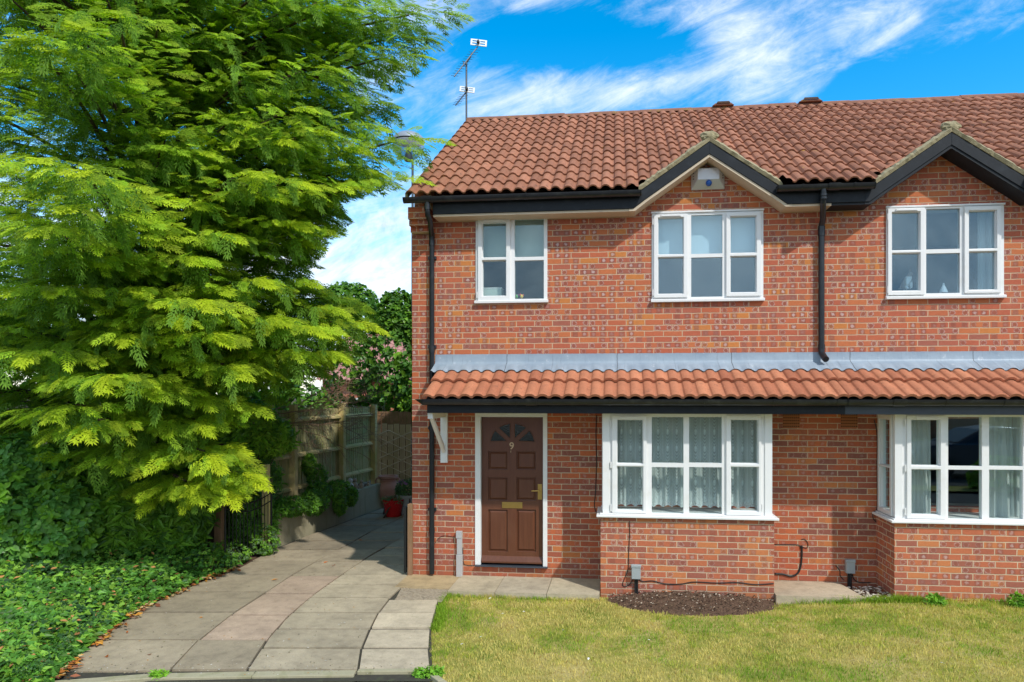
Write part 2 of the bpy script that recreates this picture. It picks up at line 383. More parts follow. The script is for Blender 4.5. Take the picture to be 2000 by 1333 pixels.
def tile_fn(c0,c1,lichen,sat):
    def fn(g):
        p=g.pos(); a=g.attr(); n=g.noise(p,4,5,.6); n2=g.noise(p,38,4,.65)
        c=g.mix(g.sep(a)[0],c0,c1)
        c=g.vm('SCALE',c,scale=g.m('ADD',.42,g.m('ADD',g.m('MULTIPLY',n2,.60),g.m('MULTIPLY',n,.56))))
        l=g.m('MULTIPLY',g.step(g.noise(p,7.5,4,.62),.66,.76),lichen); c=g.mix(l,c,(.46,.25,.05))
        d=g.m('MULTIPLY',g.step(g.noise(g.vm('ADD',p,(4,8,2)),11,4,.6),.58,.74),.65); c=g.mix(d,c,sat)
        return g.pbr(c,.82,0,g.bump(n2,.35,.005),.3)
    return fn
M['tile']=mat('brown_roof_tile',tile_fn((.25,.102,.055),(.41,.175,.098),1.0,(.115,.075,.050)))
M['tile2']=mat('terracotta_canopy_tile',tile_fn((.34,.118,.062),(.50,.20,.105),.2,(.19,.085,.055)))
def glass_fn(tint,refl,tr):
    def fn(g):
        t=g.n('ShaderNodeBsdfTransparent'); t.inputs[0].default_value=(*tint,1)
        gl=g.n('ShaderNodeBsdfGlossy'); gl.inputs['Roughness'].default_value=.01; gl.inputs[0].default_value=(.68,.88,1,1)
        gn=g.bump(g.noise(g.pos(),1.4,1,.5),.02,.02); g.nt.links.new(gn,gl.inputs['Normal'])
        lw=g.n('ShaderNodeLayerWeight'); lw.inputs[0].default_value=.5
        f=g.m('ADD',g.m('MULTIPLY',g.m('POWER',lw.outputs['Facing'],4.0),.5),refl,clamp=True)
        mx=g.n('ShaderNodeMixShader'); g.put(mx.inputs[0],f); g.nt.links.new(t.outputs[0],mx.inputs[1]); g.nt.links.new(gl.outputs[0],mx.inputs[2])
        return mx.outputs[0]
    return fn
M['glass']=mat('window_glass',glass_fn((.95,.985,.975),.07,0))
M['glass_up']=mat('coated_window_glass',glass_fn((.86,.94,.97),.12,0))
M['obscure']=mat('dark_obscure_glass',lambda g:g.pbr((.006,.012,.010),.12,0,g.bump(g.noise(g.pos(),60,2,.5),.4,.004),.6))
def leaf_fn(tr=.32,rough=.45,spec=.4,tsc=(1.2,1.25,.5)):
    def fn(g):
        a=g.attr(); p=g.pos(); c=g.vm('SCALE',a,scale=g.m('ADD',.72,g.m('MULTIPLY',g.noise(p,3,3,.6),.56)))
        b=g.pbr(c,rough,0,None,spec); t=g.n('ShaderNodeBsdfTranslucent'); g.put(t.inputs[0],g.vm('MULTIPLY',c,tsc))
        mx=g.n('ShaderNodeMixShader'); mx.inputs[0].default_value=tr
        g.nt.links.new(b,mx.inputs[1]); g.nt.links.new(t.outputs[0],mx.inputs[2]); return mx.outputs[0]
    return fn
M['conifer']=mat('conifer_foliage',leaf_fn(.45,.6,.2))
M['leaf']=mat('glossy_leaf',leaf_fn(.34,.38,.3,(1.3,1.4,.5)))
M['ivy']=mat('ivy_leaf',leaf_fn(.32,.45,.3))
M['grassblade']=mat('grass_blade',leaf_fn(.30,.6,.2))
M['attr']=mat('tinted_matter',lambda g:g.pbr(g.attr(),.85,0,None,.2))
M['bark']=plain('bark',(.10,.060,.040),.95,0,.4,14,bumpk=1)
M['twig']=plain('dry_twig',(.30,.20,.12),.9,0,.3,10)
def fence_fn(base,green):
    def fn(g):
        p=g.pos(); X,Y,Z=g.sep(p)
        gn=g.noise(g.xyz(g.m('MULTIPLY',X,30),g.m('MULTIPLY',Y,30),g.m('MULTIPLY',Z,2.5)),1.0,4,.6)
        c=g.vm('SCALE',base,scale=g.m('ADD',.6,g.m('MULTIPLY',gn,.9)))
        c=g.mix(g.m('MULTIPLY',g.step(g.noise(p,3,4,.6),.38,.62),.75),c,green)
        return g.pbr(c,.9,0,g.bump(gn,.4,.004),.2)
    return fn
M['fence']=mat('green_stained_fence_wood',fence_fn((.60,.48,.24),(.48,.44,.15)))
M['board']=mat('green_stained_boards',fence_fn((.42,.38,.19),(.30,.33,.12)))
M['gatewood']=mat('grey_gate_wood',fence_fn((.58,.45,.29),(.50,.40,.22)))
M['trellis']=mat('pale_trellis_wood',fence_fn((.62,.52,.38),(.5,.42,.27)))
M['post']=mat('brown_post_wood',fence_fn((.26,.15,.085),(.20,.13,.06)))
def conc_fn(c0,c1,moss):
    def fn(g):
        p=g.pos(); n=g.noise(p,3.5,6,.65); n2=g.noise(p,60,3,.6); X,Y,Z=g.sep(p)
        st=g.noise(g.xyz(g.m('MULTIPLY',X,7),g.m('MULTIPLY',Y,7),g.m('MULTIPLY',Z,.8)),1,4,.6)
        c=g.mix(n,c0,c1); c=g.mix(g.m('MULTIPLY',g.step(st,.48,.68),.5),c,moss)
        c=g.vm('SCALE',c,scale=g.m('ADD',.82,g.m('MULTIPLY',n2,.36)))
        return g.pbr(c,.9,0,g.bump(n2,.35,.004),.25)
    return fn
M['concrete']=mat('stained_concrete_wall',conc_fn((.30,.27,.17),(.44,.40,.27),(.22,.22,.10)))
def slab_fn(g):
    p=g.pos(); a=g.attr(); n=g.noise(p,1.7,6,.65); n2=g.noise(p,75,3,.7); n3=g.noise(g.vm('ADD',p,(3,7,1)),7,5,.65)
    c=g.vm('SCALE',a,scale=g.m('ADD',.05,g.m('ADD',g.m('MULTIPLY',n,.85),g.m('MULTIPLY',n3,.85))))
    c=g.mix(g.m('MULTIPLY',g.step(n3,.56,.74),.45),c,(.16,.14,.085))
    c=g.mix(g.m('MULTIPLY',g.step(g.noise(p,24,4,.6),.60,.72),.30),c,(.12,.105,.085))
    c=g.mix(g.m('MULTIPLY',g.step(g.noise(g.vm('ADD',p,(1,2,6)),30,2,.5),.70,.76),.5),c,(.62,.58,.50))
    c=g.vm('SCALE',c,scale=g.m('ADD',.74,g.m('MULTIPLY',n2,.52)))
    return g.pbr(c,.88,0,g.bump(g.m('ADD',n2,g.m('MULTIPLY',n3,.6)),.4,.004),.25)
M['slab']=mat('paving_slab',slab_fn)
M['joint']=plain('sandy_joint',(.045,.040,.028),.95,0,.4,20,stain=((.07,.09,.03),.6))
def soil_fn(c0,c1,c2):
    def fn(g):
        p=g.pos(); n=g.noise(p,14,6,.7); n2=g.noise(p,70,3,.7); c=g.mix(n,c0,c1)
        c=g.mix(g.step(n2,.62,.72),c,c2); return g.pbr(c,.95,0,g.bump(g.m('ADD',n,n2),.9,.02),.15)
    return fn
M['soil']=mat('dark_soil',soil_fn((.075,.045,.030),(.17,.105,.070),(.24,.16,.11)))
M['ground']=mat('earth',soil_fn((.06,.045,.025),(.12,.09,.05),(.10,.10,.05)))
def lawn_fn(g):
    p=g.pos(); n=g.noise(p,1.1,4,.6); n2=g.noise(p,40,4,.7); n3=g.noise(g.vm('ADD',p,(4,1,0)),4,4,.6)
    c=g.ramp(g.m('ADD',g.m('MULTIPLY',n,.6),g.m('MULTIPLY',n3,.4)),[(.35,(.15,.20,.03)),(.5,(.34,.31,.08)),(.62,(.46,.37,.14))])
    c=g.vm('SCALE',c,scale=g.m('ADD',.5,n2)); return g.pbr(c,.95,0,g.bump(n2,.8,.02),.1)
M['lawn']=mat('lawn_turf',lawn_fn)
def road_fn(g):
    p=g.pos(); n=g.noise(p,2,5,.6); n2=g.noise(p,90,3,.7); c=g.mix(n,(.055,.054,.050),(.105,.10,.09))
    c=g.mix(g.step(n2,.62,.7),c,(.22,.20,.17)); return g.pbr(c,.9,0,g.bump(n2,.8,.008),.2)
M['asphalt']=mat('asphalt',road_fn)
# ---------------------------------------------------------------- geometry builders for the houses
WY=9.03                     # plane of the front wall
XC=wx(805,WY); XP=wx(1611,WY); XR=11.2
EY,EZ=8.65,5.06; RY,RZ=12.29,7.47; SL=(RZ-EZ)/(RY-EY)
def plate(mb,a0,a1,b0,b1,holes,t0,t1,axis='y',skip=()):
    """flat panel with rectangular holes; a runs along x (or y), b along z, thickness t0..t1"""
    A=sorted({a0,a1,*[h[0] for h in holes],*[h[1] for h in holes]}); B=sorted({b0,b1,*[h[2] for h in holes],*[h[3] for h in holes]})
    A=[a for a in A if a0-1e-9<=a<=a1+1e-9]; B=[b for b in B if b0-1e-9<=b<=b1+1e-9]
    def solid(i,j):
        if i<0 or j<0 or i>=len(A)-1 or j>=len(B)-1: return False
        ca,cb=(A[i]+A[i+1])/2,(B[j]+B[j+1])/2
        return not any(h[0]<ca<h[1] and h[2]<cb<h[3] for h in holes)
    def P3(a,b,t): return (a,t,b) if axis=='y' else (t,a,b)
    idx={}; vs=[]; fs=[]
    def V(i,j,k):
        if (i,j,k) not in idx: idx[(i,j,k)]=len(vs); vs.append(P3(A[i],B[j],(t0,t1)[k]))
        return idx[(i,j,k)]
    for i in range(len(A)-1):
        for j in range(len(B)-1):
            if not solid(i,j): continue
            fs+=[(V(i,j,0),V(i+1,j,0),V(i+1,j+1,0),V(i,j+1,0)),(V(i,j,1),V(i,j+1,1),V(i+1,j+1,1),V(i+1,j,1))]
            if not solid(i-1,j): fs.append((V(i,j,0),V(i,j+1,0),V(i,j+1,1),V(i,j,1)))
            if not solid(i+1,j): fs.append((V(i+1,j,0),V(i+1,j,1),V(i+1,j+1,1),V(i+1,j+1,0)))
            if not solid(i,j-1): fs.append((V(i,j,0),V(i,j,1),V(i+1,j,1),V(i+1,j,0)))
            if not solid(i,j+1): fs.append((V(i,j+1,0),V(i+1,j+1,0),V(i+1,j+1,1),V(i,j+1,1)))
    return mb.add(vs,fs)
def rect(pr,Y):
    """photo rectangle (x0,x1,y_top,y_bottom) to metres on plane Y, heights taken at its middle"""
    x0,x1,yt,yb=pr; mx=(x0+x1)/2
    return (wx(x0,Y),wx(x1,Y),wz(mx,yb,Y),wz(mx,yt,Y))
def tiles(O,U,S,width,rows,gauge,per,hgt,clip=None,seed=0,lift=.027,thick=.018,seg=9):
    O=np.array(O,float);U=np.array(U,float);U/=np.linalg.norm(U);S=np.array(S,float);S/=np.linalg.norm(S);Nn=np.cross(U,S)
    if Nn[2]<0:Nn=-Nn
    rg=np.random.RandomState(seed); nc=int(math.ceil(width/per)); Vs=[];Fs=[];Cs=[];b=0
    t=np.linspace(0,1,seg); prof=np.where(t<.76,hgt*np.sin(np.pi*np.clip(t/.76,0,1))**.55,-.003*np.sin(np.pi*np.clip((t-.74)/.26,0,1)))
    for r in range(rows):
        for c in range(nc):
            x=np.minimum((c+t)*per,width); 
            if x[-1]-x[0]<.01: continue
            j=rg.uniform(-.0035,.0035,4); s0=r*gauge-.035+j[0]; s1=(r+1)*gauge+.02
            rows3=[(s0,prof+lift-thick+j[1]),(s0,prof+lift+j[1]),((s0+s1)/2,prof+lift*.5+j[1]*.5),(s1,prof+0*j[2])]
            P_=np.concatenate([O+x[:,None]*U+s*S+h[:,None]*Nn for s,h in rows3])
            ce=O+x.mean()*U+(s0+.5*gauge)*S
            f=[(k*seg+i,k*seg+i+1,(k+1)*seg+i+1,(k+1)*seg+i) for k in range(3) for i in range(seg-1)]
            f=np.array(f)
            if clip is not None:
                cen=P_[f].mean(axis=1); f=f[~clip(cen)]
                if len(f)==0: continue
            cv=np.clip(rg.normal(.5,.23),0,1)
            Vs.append(P_);Fs.append(f+b);Cs.append(np.full((len(P_),3),cv));b+=len(P_)
    return np.concatenate(Vs),np.concatenate(Fs),np.concatenate(Cs)
def rounds(mb,x0,x1,y,z,r,seglen=.42,seed=0):   # row of half-round ridge pieces along x
    rg=random.Random(seed); x=x0; n=9
    while x<x1-.01:
        xe=min(x+seglen,x1); k=rg.uniform(.96,1.05); dz=rg.uniform(-.006,.006)
        pts=[(y+r*k*math.cos(math.pi*i/(n-1))*1.15,z+dz+r*k*math.sin(math.pi*i/(n-1))) for i in range(n)]
        mb.prismx(pts,x,xe); x=xe
def gutter(root,x0,x1,y,ztop,r=.055,brk=(),taper=False,extra=()):
    mb=MB(); n=9
    out=[(y-r*math.cos(math.pi*i/(n-1)),ztop-r*1.35*math.sin(math.pi*i/(n-1))) for i in range(n)]
    inn=[(y+(r-.006)*math.cos(math.pi*i/(n-1)),ztop-(r-.006)*1.3*math.sin(math.pi*i/(n-1))) for i in range(n)]
    poly=out+inn; m=len(poly)
    vs=[(x,a,b) for x in(x0,x1) for a,b in poly]
    fs=[(i,(i+1)%m,(i+1)%m+m,i+m) for i in range(m)]
    mb.add(vs,fs)
    for xe,xf in((x0-.004,x0+.012),(x1-.012,x1+.004)): mb.prismx(out,xe,xf)
    if taper:
        apex=[(x0-.10,y-r*.2,ztop-.002),(x0-.10,y+r*.2,ztop-.002)]
        vs=[(x0-.004,a,b) for a,b in out]+apex; fs=[(i,i+1,n) for i in range(n//2)]+[(i,i+1,n+1) for i in range(n//2,n-1)]+[(n//2,n+1,n),(0,n,n+1,n-1)]
        mb.add(vs,fs)
    for b in brk:
        o2=[(y-(r+.007)*math.cos(math.pi*i/(n-1)),ztop+.004-(r+.004)*1.38*math.sin(math.pi*i/(n-1))) for i in range(n)]
        mb.prismx(o2,b-.012,b+.012)
    for b in extra:
        o2=[(y-(r+.010)*math.cos(math.pi*i/(n-1)),ztop+.006-(r+.008)*1.38*math.sin(math.pi*i/(n-1))) for i in range(n)]
        mb.prismx(o2,b-.07,b+.07)
    return mb.build('gutter',M['gutter'],root,smooth='auto')
def window(root,name,outer,lights,Y,Yin=.05,glass='glass',sill=True,hinge=(),vent=(),label=None,sillout=.03):
    """lights: (kind, x0,x1,(top pane y0,y1),(bottom pane y0,y1)) in photo points on this wall plane"""
    ox0,ox1,oz0,oz1=rect(outer,Y); holes=[]; sashes=[]; panes=MB()
    for L in lights:
        kind,a,b,(t0,t1),(b0,b1),so_=L
        X0,X1=wx(a,Y),wx(b,Y); mx=(a+b)/2
        hz=[(X0,X1,wz(mx,t1,Y),wz(mx,t0,Y)),(X0,X1,wz(mx,b1,Y),wz(mx,b0,Y))]
        holes+=hz
        for h in hz: panes.box(h[0]-.005,h[1]+.005,Y+.028,Y+.034,h[2]-.005,h[3]+.005)
        if kind=='sash': sashes.append((so_,hz))
    fr=plate(MB(),ox0,ox1,oz0,oz1,holes,Y,Y+.07); fo=fr.build(name,M['white'],root,bevel=.003,label=label)
    if sashes:
        for so_,hz in sashes:
            s=MB(); r=rect(so_,Y); g=.008
            plate(s,r[0],r[1],r[2],r[3],[(h[0]-g,h[1]+g,h[2]-g,h[3]+g) for h in hz],Y-.026,Y-.0015)
            s.build('casement',M['white'],fo,bevel=.004)
    panes.build('pane',M[glass],fo)
    if sill:
        s=MB(); s.prismx([(Y-sillout-.01,oz0-.045),(Y-sillout-.012,oz0-.014),(Y-.005,oz0-.002),(Y+.08,oz0-.002),(Y+.08,oz0-.045)],ox0-.012,ox1+.012)
        s.build('sill',M['white'],fo,bevel=.003)
        s=MB(); s.box(ox0-.008,ox1+.008,Y-.018,Y+.03,oz1+.002,oz1+.024); s.build('head_strip',M['white'],fo,bevel=.002)
    if vent:
        s=MB()
        for (a,b,y) in vent:
            x0,z=at(a,y,Y); x1,_=at(b,y,Y); s.box(x0,x1,Y-.045,Y-.024,z-.016,z+.012); s.box(x0+.01,x1-.01,Y-.050,Y-.0452,z-.010,z-.004)
        s.each('trickle_vent',M['white'],fo)
    if hinge:
        s=MB()
        for (a,y0,y1) in hinge:
            x,z0=at(a,y1,Y); _,z1=at(a,y0,Y); s.tube([(x,Y-.016,z0),(x,Y-.016,z1)],.009,8)
        s.each('hinge',M['white'],fo,smooth='auto')
    return fo,(ox0,ox1,oz0,oz1),holes
def gable(root,Xg,zap,hw,mirror_black=False):
    s=.686; yb=8.735
    for sg in(-1,1):
        def q(x,z): return (Xg+sg*x,z)
        zf=zap-s*hw
        poly=[q(0,zap),q(hw,zf),q(hw+.13,zf-.005),q(hw+.13,4.822),q(hw+.075,4.822),q(hw-.07,zap-.15-s*(hw-.07)),q(0,zap-.15)]
        MB().prism(poly,yb,yb+.032).build('bargeboard',M['black'],root,bevel=.003)
        # soffit strip behind the board
        t=.028
        poly=[q(0.0,zap-.152),q(hw-.072,zap-.152-s*(hw-.07)),q(hw+.073,4.820),q(hw+.13,4.820),q(hw+.13,4.820-t),q(hw+.055,4.820-t),q(hw-.088,zap-.152-t-s*(hw-.07)),q(0.0,zap-.152-t*1.3)]
        MB().prism(poly,yb+.012,WY-.002).build('soffit',M['black'] if mirror_black else M['soffit'],root)
        # cement verge: rough sloping band, subdivided
        mb=MB(); rg=random.Random(int(Xg*100)+sg); n=26; vs=[];fs=[]
        for i in range(n+1):
            x=(hw+.01)*i/n; zt=zap-s*x+.006
            a=.085+rg.uniform(-.012,.012)
            vs+=[(Xg+sg*x,yb-.006+rg.uniform(-.004,.004),zt),(Xg+sg*x,yb-.022+rg.uniform(-.006,.006),zt+a*.55),(Xg+sg*x,yb+.02+rg.uniform(-.006,.01),zt+a),(Xg+sg*x,yb+.12,zt+a),(Xg+sg*x,yb+.12,zt)]
        for i in range(n):
            for k in range(5): fs.append((i*5+k,i*5+(k+1)%5,(i+1)*5+(k+1)%5,(i+1)*5+k))
        fs+=[(0,1,2,3,4),tuple(n*5+k for k in (4,3,2,1,0))]
        mb.add(vs,fs).build('cement_verge',M['cement'],root)
        dep=(zap+.08-EZ)/SL+.1
        V,Fc,C=tiles((Xg+sg*hw*1.02,yb+.10,zap+.075-s*hw*1.02),(0,1,0),(-sg,0,s),dep,4,(hw*1.02)/math.cos(math.atan(s))/4.0*1.0,.158,.030,
            clip=lambda c:(EZ+SL*(c[:,1]-EY))>c[:,2]+.03,seed=int(abs(Xg)*10)+sg)
        npmesh('gable_roof',V,Fc,M['tile'],root,C,smooth=False)
    mb=MB(); mb.blob((Xg,yb+.03,zap+.075),(.115,.05,.065),3,14,9,.15); mb.build('cement_verge',M['cement'],root)
    # brick infill
    k=(zap-.10-4.95)/s
    MB().prism([(Xg-k,4.951),(Xg+k,4.951),(Xg,zap-.10)],WY,WY+.1).build('gable_wall',M['brick_up'],root)
M['soffit']=plain('plywood_soffit',(.58,.47,.34),.7,0,.12,8)
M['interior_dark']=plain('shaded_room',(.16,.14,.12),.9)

ZAP1=wz(1386,277,8.735); XG1=wx(1386,8.735); HWG=.875
XG2=wx(1859,8.735); ZAP2=ZAP1
def gclip(c):
    z=EZ+SL*(c[:,1]-EY); r=np.zeros(len(c),bool)
    for xg in(XG1,XG2): r|=(ZAP1+.075-.686*np.abs(c[:,0]-xg))>z+.02
    return r
# window data in photo points
W1=dict(outer=(929,1069,421,586),lights=[('sash',943,988,(436,503),(510,578),(934,997,428,588)),('fix',1005,1062,(428,502),(509,584),None)])
W2=dict(outer=(1273,1491,415,583),lights=[('sash',1286,1334,(427,497),(504,574),(1277,1343,420,582)),('fix',1350,1411,(420,496),(503,580),None),('sash',1427,1476,(424,494),(502,571),(1418,1486,416,579))])
W3=dict(outer=(1731,1961,404,577),lights=[('sash',1742,1795,(416,489),(496,568),(1733,1805,408,577)),('fix',1809,1875,(408,487),(495,573),None),('sash',1892,1944,(413,486),(493,566),(1882,1954,404,573))])
def house(side):
    first=side==1
    x0,x1=(XC,XP) if first else (XP,XR)
    root=thing('terraced_house',(x0,WY,0),
      'red brick end house with dark brown numbered front door under the tiled canopy' if first else 'adjoining red brick house right of the long black downpipe, cut off by the frame edge','house')
    hol_up=[rect(w_['outer'],WY) for w_ in ((W1,W2) if first else (W3,))]
    hol_up=[(h[0]+.01,h[1]-.01,h[2]+.01,h[3]-.01) for h in hol_up]
    if first:
        dr=rect((929,1068,809,1107),WY); hol_lo=[(dr[0],dr[1],dr[2],dr[3]),(wx(1200,WY),wx(1480,WY),1.05,2.15)]
    else: hol_lo=[(wx(1765,WY),wx(1985,WY),1.05,2.15)]
    zs=2.92
    plate(MB(),x0,x1,-.3,zs,hol_lo,WY,WY+.1).build('wall',M['brick_low'],root)
    plate(MB(),x0,x1,zs,4.95,hol_up,WY,WY+.1).build('wall',M['brick_up'],root)
    # plaster lining, floors, rear and side walls: a hollow shell
    plate(MB(),x0+.29,x1-.05,-.2,4.9,hol_lo+hol_up,WY+.102,WY+.28).build('wall_lining',M['room'],root)
    s=MB()
    if first:
        s.prismx([(WY+.1005,-.3),(15.2,-.3),(15.2,5.0),(RY,RZ-.12),(WY+.1005,5.25)],x0,x0+.28)
    else: s.prismx([(WY+.28,-.3),(15.2,-.3),(15.2,5.0),(RY,RZ-.12),(WY+.28,5.2)],XR-.28,XR)
    s.box(x0+.285,x1-.285,15.0,15.2,-.3,5.0); s.build('side_wall',M['brick_up'],root)
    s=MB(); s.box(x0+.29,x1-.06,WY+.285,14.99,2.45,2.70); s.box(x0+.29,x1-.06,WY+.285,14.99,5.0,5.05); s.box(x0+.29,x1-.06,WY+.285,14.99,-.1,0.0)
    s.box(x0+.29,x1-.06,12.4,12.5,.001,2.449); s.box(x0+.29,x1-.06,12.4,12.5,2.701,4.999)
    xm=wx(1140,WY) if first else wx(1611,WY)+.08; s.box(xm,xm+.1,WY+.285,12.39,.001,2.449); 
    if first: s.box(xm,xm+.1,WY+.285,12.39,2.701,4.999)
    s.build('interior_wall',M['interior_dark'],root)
    # main roof
    xl=wx(793,EY) if first else XP; xr=XP if first else XR
    V,Fc,C=tiles((xl,EY,EZ),(1,0,0),(0,RY-EY,RZ-EZ),xr-xl,13,math.hypot(RY-EY,RZ-EZ)/13,.1585,.040,clip=gclip,seed=side)
    ro=npmesh('roof',V,Fc,M['tile'],root,C)
    s=MB(); yb=RY+(RY-EY); s.prismx([(RY,RZ-.02),(yb,EZ-.02),(yb,EZ-.08),(RY,RZ-.10)],xl,xr)
    s.prismx([(EY+1.05,EZ+1.05*SL-.06),(RY-.01,RZ-.07),(RY-.01,RZ-.11),(EY+1.05,EZ+1.05*SL-.12)],xl+.02,xr-.003); s.build('rear_roof_slope',M['ridge'],root)
    s=MB(); rounds(s,xl,xr,RY,RZ-.02,.075,.45,side); s.build('ridge_tiles',M['ridge'],root)
    if first:
        # mortar edge along the verge
        s=MB(); s.prismx([(EY,EZ-.05),(RY,RZ-.05),(RY,RZ+.02),(EY,EZ+.02)],xl-.012,xl+.02); s.build('cement_verge',M['cement'],root)
        for (a,b,y0,y1) in((1391,1434,203,215),(1560,1607,196,209)):
            s=MB(); X0,X1=wx(a,RY-.1),wx(b,RY-.1); z0=RZ+.035; z1=wz(a,y0,RY-.1)
            s.prism([(X0,z0),(X1,z0),(X1-.03,z1-.02),(X1-.05,z1),(X0+.05,z1),(X0+.03,z1-.02)],RY-.12,RY+.12); v_=s.build('ridge_vent',M['ridge'],root,bevel=.008)
            s=MB(); s.prism([(X0+.07,z0+.03),(X1-.07,z0+.03),(X1-.09,z0+.06),(X0+.09,z0+.06)],RY-.135,RY-.121); s.build('vent_opening',M['bark'],v_)
    # fascia, soffit, gable
    xg=XG1 if first else XG2; gable(root,xg,ZAP1,HWG,not first)
    fa=[(wx(845,8.735),xg-HWG-.13),(xg+HWG+.13,XP)] if first else [(XP,xg-HWG-.13),(xg+HWG+.13,XR)]
    s=MB(); s2=MB()
    for a,b in fa: s.box(a,b,8.737,8.765,4.822,5.02); s2.box(a+.002,b-.002,8.755,WY-.002,4.792,4.8195)
    s.each('fascia',M['black'],root,bevel=.002); s2.each('soffit',M['soffit'] if first else M['black'],root)
    gy=8.672; gz=5.025
    if first:
        gutter(root,wx(789,gy),wx(1252,gy),gy,gz,.052,[wx(p,gy) for p in(868,1028,1192)],extra=[wx(835,gy)])
        gutter(root,wx(1517,gy),XP,gy,gz,.052,[wx(1567,gy)],extra=[])
    else:
        gutter(root,XP,wx(1708,gy),gy,gz,.052,[wx(1668,gy)],extra=[XP+.0])
        gutter(root,XG2+HWG-.02,XR,gy,gz,.052,[XR-1])
    # windows
    for wd,ve,hi,gl in ((W1,[(946,983,431)],[(932,437,449),(932,571,583)],'glass'),(W2,[(1291,1330,423)],[(1275,428,440),(1275,566,578)],'glass_up')) if first else ((W3,[(1748,1790,412)],[(1733,418,431),(1733,560,573)],'glass_up'),):
        window(root,'window',wd['outer'],wd['lights'],WY-.012,glass=gl,hinge=hi,vent=ve)
    # ---- canopy
    cx0=-2.38 if first else XP; cx1=XP if first else XR; cEY,cEZ=8.20,2.415; cTY,cTZ=8.99,2.815
    cl_=math.hypot(cTY-cEY,cTZ-cEZ)
    V,Fc,C=tiles((cx0,cEY,cEZ),(1,0,0),(0,cTY-cEY,cTZ-cEZ),cx1-cx0,2,cl_/2*.98,.1585,.028,seed=20+side,lift=.044,thick=.030,seg=11)
    npmesh('canopy_roof',V,Fc,M['tile2'],root,C)
    s=MB(); s.prismx([(cEY+.02,cEZ-.02),(WY-.003,cTZ-.01),(WY-.003,2.24),(8.285,2.24),(8.285,2.37)],cx0+.03 if first else cx0,cx1); s.build('canopy_frame',M['black'],root)
    # lead flashing: upstand and apron dressed over the tiles
    nx_=int((cx1-cx0)/.02); xs=np.linspace(wx(850,WY-.01) if first else cx0,cx1,nx_)
    ph=((xs-cx0)/.1585)%1; dress=np.where(ph<.76,.028*np.sin(np.pi*np.clip(ph/.76,0,1))**.55,-.003)
    rgn=np.random.RandomState(side); wob=(vnoise(xs*3,xs*0+side,4)-.5)*.02
    prof=[(WY-.006,2.995,0),(WY-.010,2.90,0),(WY-.022,2.872,.0),(WY-.10,2.838,.08),(WY-.185,2.785,.45),(WY-.245,2.753,1.0)]
    # lower edge sits on the tile slope
    V=[];
    for k,(y,z,dr_) in enumerate(prof):
        zz=z+dress*dr_+ (wob if k>2 else 0)+rgn.uniform(-.0015,.0015,nx_)
        base=cEZ+(y-cEY)*(cTZ-cEZ)/(cTY-cEY)+.034
        if k>=4: zz=base+dress*dr_+.006+ (wob*.2)
        V.append(np.stack([xs,np.full(nx_,y)-(wob*.5 if k>2 else 0),zz],1))
    V=np.concatenate(V); n=nx_
    Fc=np.array([(k*n+i,k*n+i+1,(k+1)*n+i+1,(k+1)*n+i) for k in range(len(prof)-1) for i in range(n-1)])
    npmesh('flashing',V,Fc,M['lead'],root,smooth=True)
    s=MB()
    s.box(cx0+.035 if first else cx0,cx1,8.252,8.280,2.225,2.37); s.build('fascia',M['black'] if first else M['black2'],root,bevel=.002)
    s=MB(); s.box(cx0+.05 if first else cx0,cx1,8.2805,WY-.002,2.2275,2.239); s.build('soffit',M['cream'],root)
    g2y=8.195; 
    if first: gutter(root,wx(826,g2y),XP,g2y,2.398,.055,[wx(p,g2y) for p in(860,1008,1191,1377,1512)],taper=True,extra=[wx(1038,g2y)])
    else: gutter(root,XP,XR,g2y,2.398,.055,[wx(p,g2y) for p in(1636,1846,1960)],extra=[wx(1755,g2y)])
    return root
M['black2']=plain('grey_black_paint',(.045,.055,.07),.5,0,.3,8)
H1=house(1); H2=house(2)
# ---- brick corbel carrying the eaves at the corner
s=MB()
s.box(wx(797,8.78),wx(836,8.78),8.775,WY-.002,wz(815,428,8.78),4.935)
s.box(wx(799,8.84),wx(838,8.84),8.84,WY-.002,wz(815,441,8.84),wz(815,428,8.78)-.001)
s.box(wx(802,8.92),wx(840,8.92),8.92,WY-.002,wz(815,454,8.92),wz(815,441,8.84)-.001)
s.build('corbel',M['brick_up'],H1)
# ---- front door
YD=WY+.052
s=MB(); fo=rect((928,1069,810,1100),WY-.004); li=rect((939.5,1060,815,1101),WY)
plate(s,fo[0],fo[1],.16,2.2272,[(li[0]-.004,li[1]+.004,.0,li[3])],WY-.012,WY+.09)
s.build('door_frame',M['white'],H1,bevel=.003)
dx0,dx1=li[0],li[1]; dzb=wz(1000,1099,YD); dzt=li[3]-.003
pan=[rect(p,YD) for p in((953.6,991.3,882,917.5),(1009,1046.7,882,917.5),(953.6,991.3,933,977.5),(1009,1046.7,933,977.5),(953.6,991.3,996,1078),(1009,1046.7,996,1078))]
s=MB(); plate(s,dx0,dx1,dzb,dzt,pan,YD,YD+.042); door=s.build('door',M['door'],H1,bevel=.004)
s=MB()
for p in pan:
    s.box(p[0],p[1],YD+.022,YD+.040,p[2],p[3]); g=.035
    # raised field with sloping margins
    a=[(p[0]+.012,p[2]+.012),(p[1]-.012,p[2]+.012),(p[1]-.012,p[3]-.012),(p[0]+.012,p[3]-.012)]
    b=[(p[0]+g,p[2]+g),(p[1]-g,p[2]+g),(p[1]-g,p[3]-g),(p[0]+g,p[3]-g)]
    vs=[(x,YD+.0215,z) for x,z in a]+[(x,YD+.006,z) for x,z in b]
    s.add(vs,[(4,5,6,7),(0,1,5,4),(1,2,6,5),(2,3,7,6),(3,0,4,7)])
s.build('door_panel',M['door'],door)
